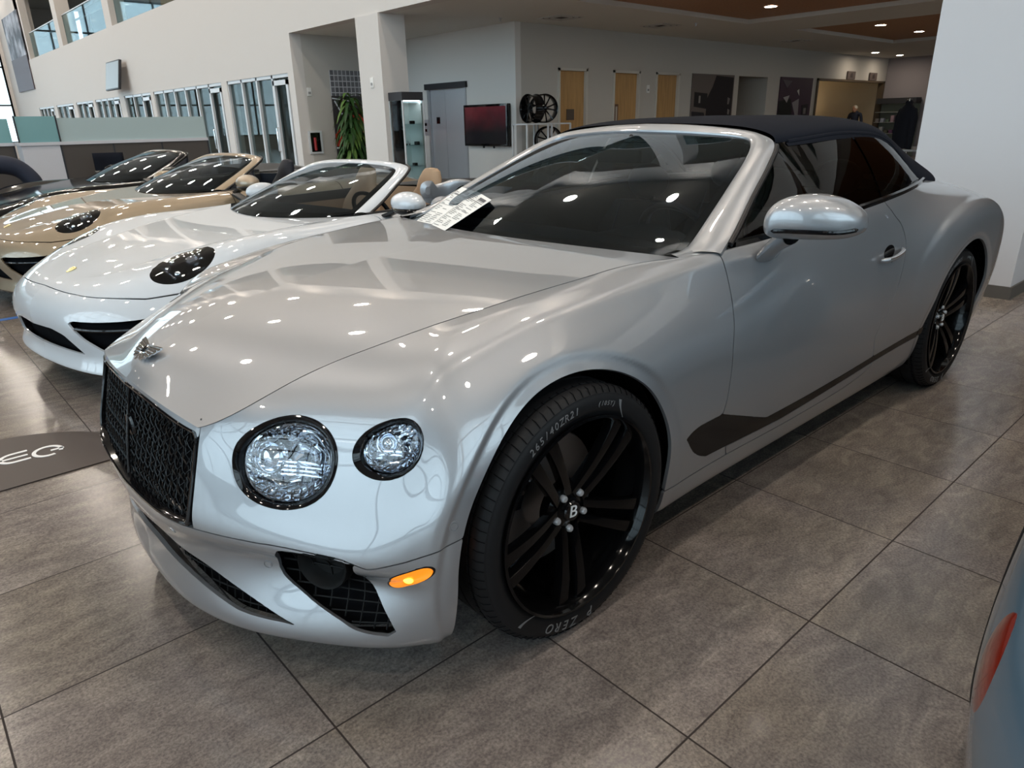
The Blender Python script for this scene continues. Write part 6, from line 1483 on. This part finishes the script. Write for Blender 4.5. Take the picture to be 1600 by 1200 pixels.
mb = MB(); ribbon(mb, [(ex+.06, ey+r)]+[(ex+r*math.cos(a)*1.0, ey+r*math.sin(a)) for a in np.linspace(PI/2, 3*PI/2, 16)]+[(ex+.06, ey-r)], .017); ribbon(mb, [(ex-r, ey), (ex+.055, ey)], .015); mb.build('letter_e', MT['white_mark'], t, False)
qx, qy = .285, .300
mb = MB(); ribbon(mb, [(qx+r*1.05*math.cos(a), qy+r*1.1*math.sin(a)) for a in np.linspace(-.15*PI, 1.62*PI, 24)], .017); ribbon(mb, [(qx+.012, qy-.002), (qx+.066, qy-.002)], .015); mb.build('letter_q', MT['white_mark'], t, False)
mb = MB(); mb.box(-8.9, -.40, 6.00, 6.07, .0005, .003); simple('floor_tape', mb, mat('blue_tape', srgb(50,104,176), .5), 'blue tape line across the floor at the far left, between the parked cars', 'tape')
# sheets on the windscreen
def sheet(c, lb, rows_, seed):
    A, B_, C, D = [Vector(q) for q in c]   # bottom-left, top-left, top-right, bottom-right
    t = empty('price_sheet', A, 0, lb, 'paper', 'price sheets on the silver windscreen'); rg = random.Random(seed)
    P = lambda u, v: (A+(B_-A)*v+(D-A)*u+((C-B_)-(D-A))*u*v)-A
    n = (D-A).cross(B_-A).normalized(); n = n if n.z > 0 else -n
    vs = [P(0,0), P(1,0), P(1,1), P(0,1)]; mb = MB(); mb.add([p for p in vs]+[p-n*.001 for p in vs], [(0,1,2,3),(7,6,5,4),(0,4,5,1),(1,5,6,2),(2,6,7,3),(3,7,4,0)]); mb.build('sheet', MT['paper'], t, False)
    mb = MB()
    def line(u0, u1, v, h):
        q = [P(u0, v), P(u1, v), P(u1, v+h), P(u0, v+h)]; mb.add([p+n*.0012 for p in q], [(0,1,2,3)])
    for k in range(rows_):
        v = .06+.88*k/rows_; col = rg.random()
        for u0, u1 in ((.08, .45), (.52, .92)):
            if rg.random() < .85: line(u0, u0+(u1-u0)*rg.uniform(.4, 1), v, .010)
    line(.06, .94, .80, .012); line(.06, .94, .52, .006); line(.06, .07, .1, .8); line(.55, .90, .86, .07)
    mb.build('printed_lines', MT['ink'], t, False, auto=False)
# ceiling fittings
for i, (x, y, lb) in enumerate(((9.35, 9.55, 'square air vent in the low white ceiling above the lift corner'), (11.98, 9.25, 'square air vent in the low white ceiling above the second wooden door'), (17.6, 9.2, 'square air vent in the low white ceiling far along the door wall'))):
    t = empty('ceiling_vent', (x, y, 3.2), 0, lb, 'vent', 'square vents in the low ceiling'); mb = MB()
    for s in (.30, .22, .14): 
        for a in (0, 1, 2, 3):
            mb.box(-s, s, -s-.012, -s+.012, -.012, -.001, Matrix.Rotation(a*PI/2, 4, 'Z'))
    mb.build('louvre', CEIL, t, False); bx(-.3, .3, -.3, .3, -.003, -.001).build('dark_gap', mat('vent_dark', srgb(70,66,62), .7), t, False)
for x, y, lb in ((8.45, 10.25, 'small sprinkler head in the low ceiling left of the white corner'), (12.3, 8.6, 'small sprinkler head in the low ceiling by the brown panel'), (7.3, 11.9, 'small sprinkler head in the low ceiling behind the pillar')):
    t = empty('sprinkler', (x, y, 3.2), 0, lb, 'sprinkler', 'sprinkler heads'); mb = MB(); mb.lathe([(.04,-.001),(.04,-.006),(.015,-.01),(.012,-.05),(.03,-.055),(.0001,-.058)], 16); mb.build('head', MT['steel'], t)
# ---------------------------------------------------------------- people
def skin_body(name, parent, verts, edges, m, sub=2):
    me = bpy.data.meshes.new(name); me.from_pydata([v[:3] for v in verts], edges, []); o = bpy.data.objects.new(name, me); COL.objects.link(o); o.parent = parent
    sk = o.modifiers.new('skin', 'SKIN'); sk.use_smooth_shade = True
    lay = me.skin_vertices[0].data if me.skin_vertices else None
    if lay is None: 
        bm = bmesh.new(); bm.from_mesh(me); bm.verts.layers.skin.verify(); bm.to_mesh(me); bm.free(); lay = me.skin_vertices[0].data
    for i, v in enumerate(verts): lay[i].radius = (v[3], v[4] if len(v) > 4 else v[3]); lay[i].use_root = (i == 0)
    ss = o.modifiers.new('sub', 'SUBSURF'); ss.levels = sub; ss.render_levels = sub
    me.materials.append(m); return o
SKINM = mat('skin', srgb(196,150,124), .55); NAVY = mat('navy_cloth', srgb(40,45,60), .85); TROU = mat('grey_trousers', srgb(96,100,108), .85)
def hand(parent, c, d, side, m):
    """palm with five short curled fingers"""
    d = Vector(d).normalized(); s = d.cross(Vector((0,0,1))); s = s.normalized() if s.length > .1 else Vector((1,0,0)); n = s.cross(d)
    c = Vector(c); V_ = [tuple(c)+(.026,), tuple(c+d*.05)+(.030,)]; E2 = [(0,1)]
    for k, (o_, l) in enumerate(((-.030,.055),(-.011,.070),(.010,.068),(.029,.052))):
        b0 = len(V_); p = c+d*.075+s*o_
        V_ += [tuple(p)+(.009,), tuple(p+d*l*.5-n*.006)+(.0085,), tuple(p+d*l*.85-n*.026)+(.0075,)]; E2 += [(1, b0), (b0, b0+1), (b0+1, b0+2)]
    b0 = len(V_); p = c+d*.02+s*.036*side; V_ += [tuple(p)+(.011,), tuple(p+d*.03+s*.02*side-n*.01)+(.009,)]; E2 += [(0, b0), (b0, b0+1)]
    return skin_body('hand', parent, V_, E2, m, 1)
def head(parent, c, face, r, hair):
    """head with nose, eyes, mouth, ears; face = horizontal facing direction"""
    f = Vector(face).normalized(); up = Vector((0,0,1)); X = orient(c, up, f)
    mb = MB(); rows = []
    for z, a, b_, o_ in ((-1.05,.34,.36,.0),(-.95,.52,.46,.12),(-.7,.70,.58,.14),(-.4,.84,.70,.08),(0,.95,.76,.02),(.4,.96,.76,-.02),(.75,.80,.64,-.05),(.95,.5,.4,-.05),(1.05,.06,.05,-.05)):
        rows.append([Vector(((a*math.cos(q)+o_)*r, b_*math.sin(q)*r, z*r*1.05)) for q in np.linspace(0, 2*PI, 24, endpoint=False)])
    mb.strip(rows, xf=X); mb.ball((r*1.0, 0, -.12*r), (r*.20, r*.13, r*.22), 10, 8, X)
    for s in (-1, 1): mb.ball((0, s*r*.78, -.1*r), (r*.16, r*.07, r*.24), 10, 8, X)
    hd = mb.build('head', SKINM, parent)
    mb = MB(); 
    for s in (-1, 1): mb.ball((r*.86, s*r*.30, .05*r), (r*.09, r*.13, r*.07), 10, 8, X)
    mb.build('eyes', MT['satin_black'], hd) if False else mb.build('eye_pair', MT['satin_black'], hd)
    mb = MB(); mb.ball((r*.84, 0, -.50*r), (r*.08, r*.24, r*.05), 10, 8, X); mb.build('mouth', mat('lips', srgb(150,92,84), .5), hd)
    mb = MB(); mb.ball((-.10*r, 0, .32*r), (r*1.02, r*.86, r*.80), 20, 12, X); mb.build('hair', hair, hd)
    return hd
# visitor in the lit side room, head bent forward
t = empty('person', (25.95, 11.0, 0), 0, 'person with pale hair and dark jacket standing inside the warm lit opening', 'person')
V_ = [(0,0,.95,.15,.11),(0,0,1.12,.15,.11),(-.03,0,1.30,.17,.12),(-.05,0,1.42,.13,.10),(-.08,0,1.50,.055),
      (-.04,-.19,1.40,.062),(-.02,-.25,1.14,.05),(-.14,-.24,.92,.038),(-.04,.19,1.40,.062),(-.02,.25,1.14,.05),(-.14,.24,.92,.038),
      (0,-.10,.86,.095),(.01,-.11,.48,.065),(.02,-.11,.08,.045),(-.12,-.11,.04,.04),(0,.10,.86,.095),(.01,.11,.48,.065),(.02,.11,.08,.045),(-.12,.11,.04,.04)]
skin_body('body', t, V_, [(0,1),(1,2),(2,3),(3,4),(3,5),(5,6),(6,7),(3,8),(8,9),(9,10),(0,11),(11,12),(12,13),(13,14),(0,15),(15,16),(16,17),(17,18)], NAVY)
head(t, (-.13, 0, 1.58), (-1, 0, 0), .105, mat('pale_hair', srgb(214,206,190), .8))
for s in (-1, 1): hand(t, (-.17, s*.24, .88), (-.5, 0, -.8), s, SKINM)
# person bending over at the far left edge
t = empty('person', (.22, 10.6, 0), 0, 'person in dark navy jacket bending forward at the far left edge behind the cars', 'person')
V_ = [(.30,0,.84,.15,.13),(.20,0,.96,.15,.13),(.02,0,1.02,.17,.13),(-.16,0,1.00,.13,.11),(-.26,0,.98,.055),
      (-.14,-.19,.98,.065),(-.22,-.23,.76,.052),(-.36,-.18,.62,.04),(-.14,.19,.98,.065),(-.22,.23,.76,.052),(-.36,.18,.62,.04),
      (.32,-.11,.78,.10),(.26,-.12,.44,.068),(.33,-.12,.09,.046),(.20,-.12,.04,.042),(.32,.11,.78,.10),(.26,.12,.44,.068),(.33,.12,.09,.046),(.20,.12,.04,.042)]
skin_body('body', t, V_, [(0,1),(1,2),(2,3),(3,4),(3,5),(5,6),(6,7),(3,8),(8,9),(9,10),(0,11),(11,12),(12,13),(13,14),(0,15),(15,16),(16,17),(17,18)], NAVY)
head(t, (-.38, 0, .98), (-1, 0, 0), .105, mat('dark_hair', srgb(30,24,22), .8))
for s in (-1, 1): hand(t, (-.39, s*.18, .58), (-.3, 0, -.9), s, SKINM)
mb = MB(); mb.box(-.62, -.2, 10.3, 10.9, .70, .73); 
t = empty('desk', (-.6, 10.6, 0), 0, 'low dark desk under the bending person at the far left', 'desk')
bx(-.55, .25, -.4, .4, .46, .50).build('desk_top', DARKM, t, False)
for x, y in ((-.5,-.35),(.2,-.35),(-.5,.35),(.2,.35)): bx(x-.02, x+.02, y-.02, y+.02, 0, .46).build('desk_leg', ALU, t, False)
car, S_, H_ = build_silver_car()
for sd in (-1, 1):
    build_wheel(car, (0, sd*(.955-.1325), .3725), sd, phase=math.radians(49) if sd < 0 else .5, text=sd < 0)
    build_wheel(car, (2.853, sd*(.962-.14), .3725), sd, wt=.28, phase=math.radians(20) if sd < 0 else .5, text=sd < 0)
grp = 'open sports cars parked in a row'
w = build_roadster('sports_car', (.426, 4.137, 0), .15, MT['white'], None, 'white open two-seater sports car with tan seats, next to the silver convertible', grp, MT['tan'])
b = build_roadster('sports_car', (.483, 6.833, 0), .144, MT['beige'], None, 'metallic beige open sports car with dark seats, between the white and the black one', grp, MT['leather'])
k = build_roadster('sports_car', (.52, 9.12, 0), .14, MT['black_paint'], None, 'gloss black open sports car, farthest of the row, by the partition', grp, MT['leather'])
sheet([(0.657,1.988,0.982),(1.013,2.09,1.104),(0.916,1.872,1.102),(0.597,1.787,0.992)], 'white printed price sheet in the windscreen corner, the outer one nearer the white car', 22, 3)
sheet([(0.583,1.768,0.993),(0.913,1.859,1.106),(0.763,1.576,1.096),(0.52,1.58,0.999)], 'white printed price sheet in the windscreen corner, the inner one lying over the other', 26, 5)
bl = build_roadster('sports_car', (3.1, -1.38, 0), PI, MT['blue'], None, 'blue-grey car whose rear corner with red marker shows at the bottom right', None, MT['leather'])
RS = R_CACHE['S']
for sd in (-1, 1):
    mb = MB(); rows = []
    for k in (0, .5, .85, 1.0):
        rows.append([Vector((p[0], p[1]*sd, p[2])) for t in np.linspace(0, 2*PI, 40, endpoint=False) for p in [RS.at(14.93+.16*k*math.copysign(abs(math.cos(t))**1.3, math.cos(t)), 5.15+.95*k*math.sin(t))+RS.at(14.93, 5.15, RS.N)*(.005*(1-k**4)-.001)]])
    mb.strip(rows); mb.build('side_marker', MT['red_lens'], bl)
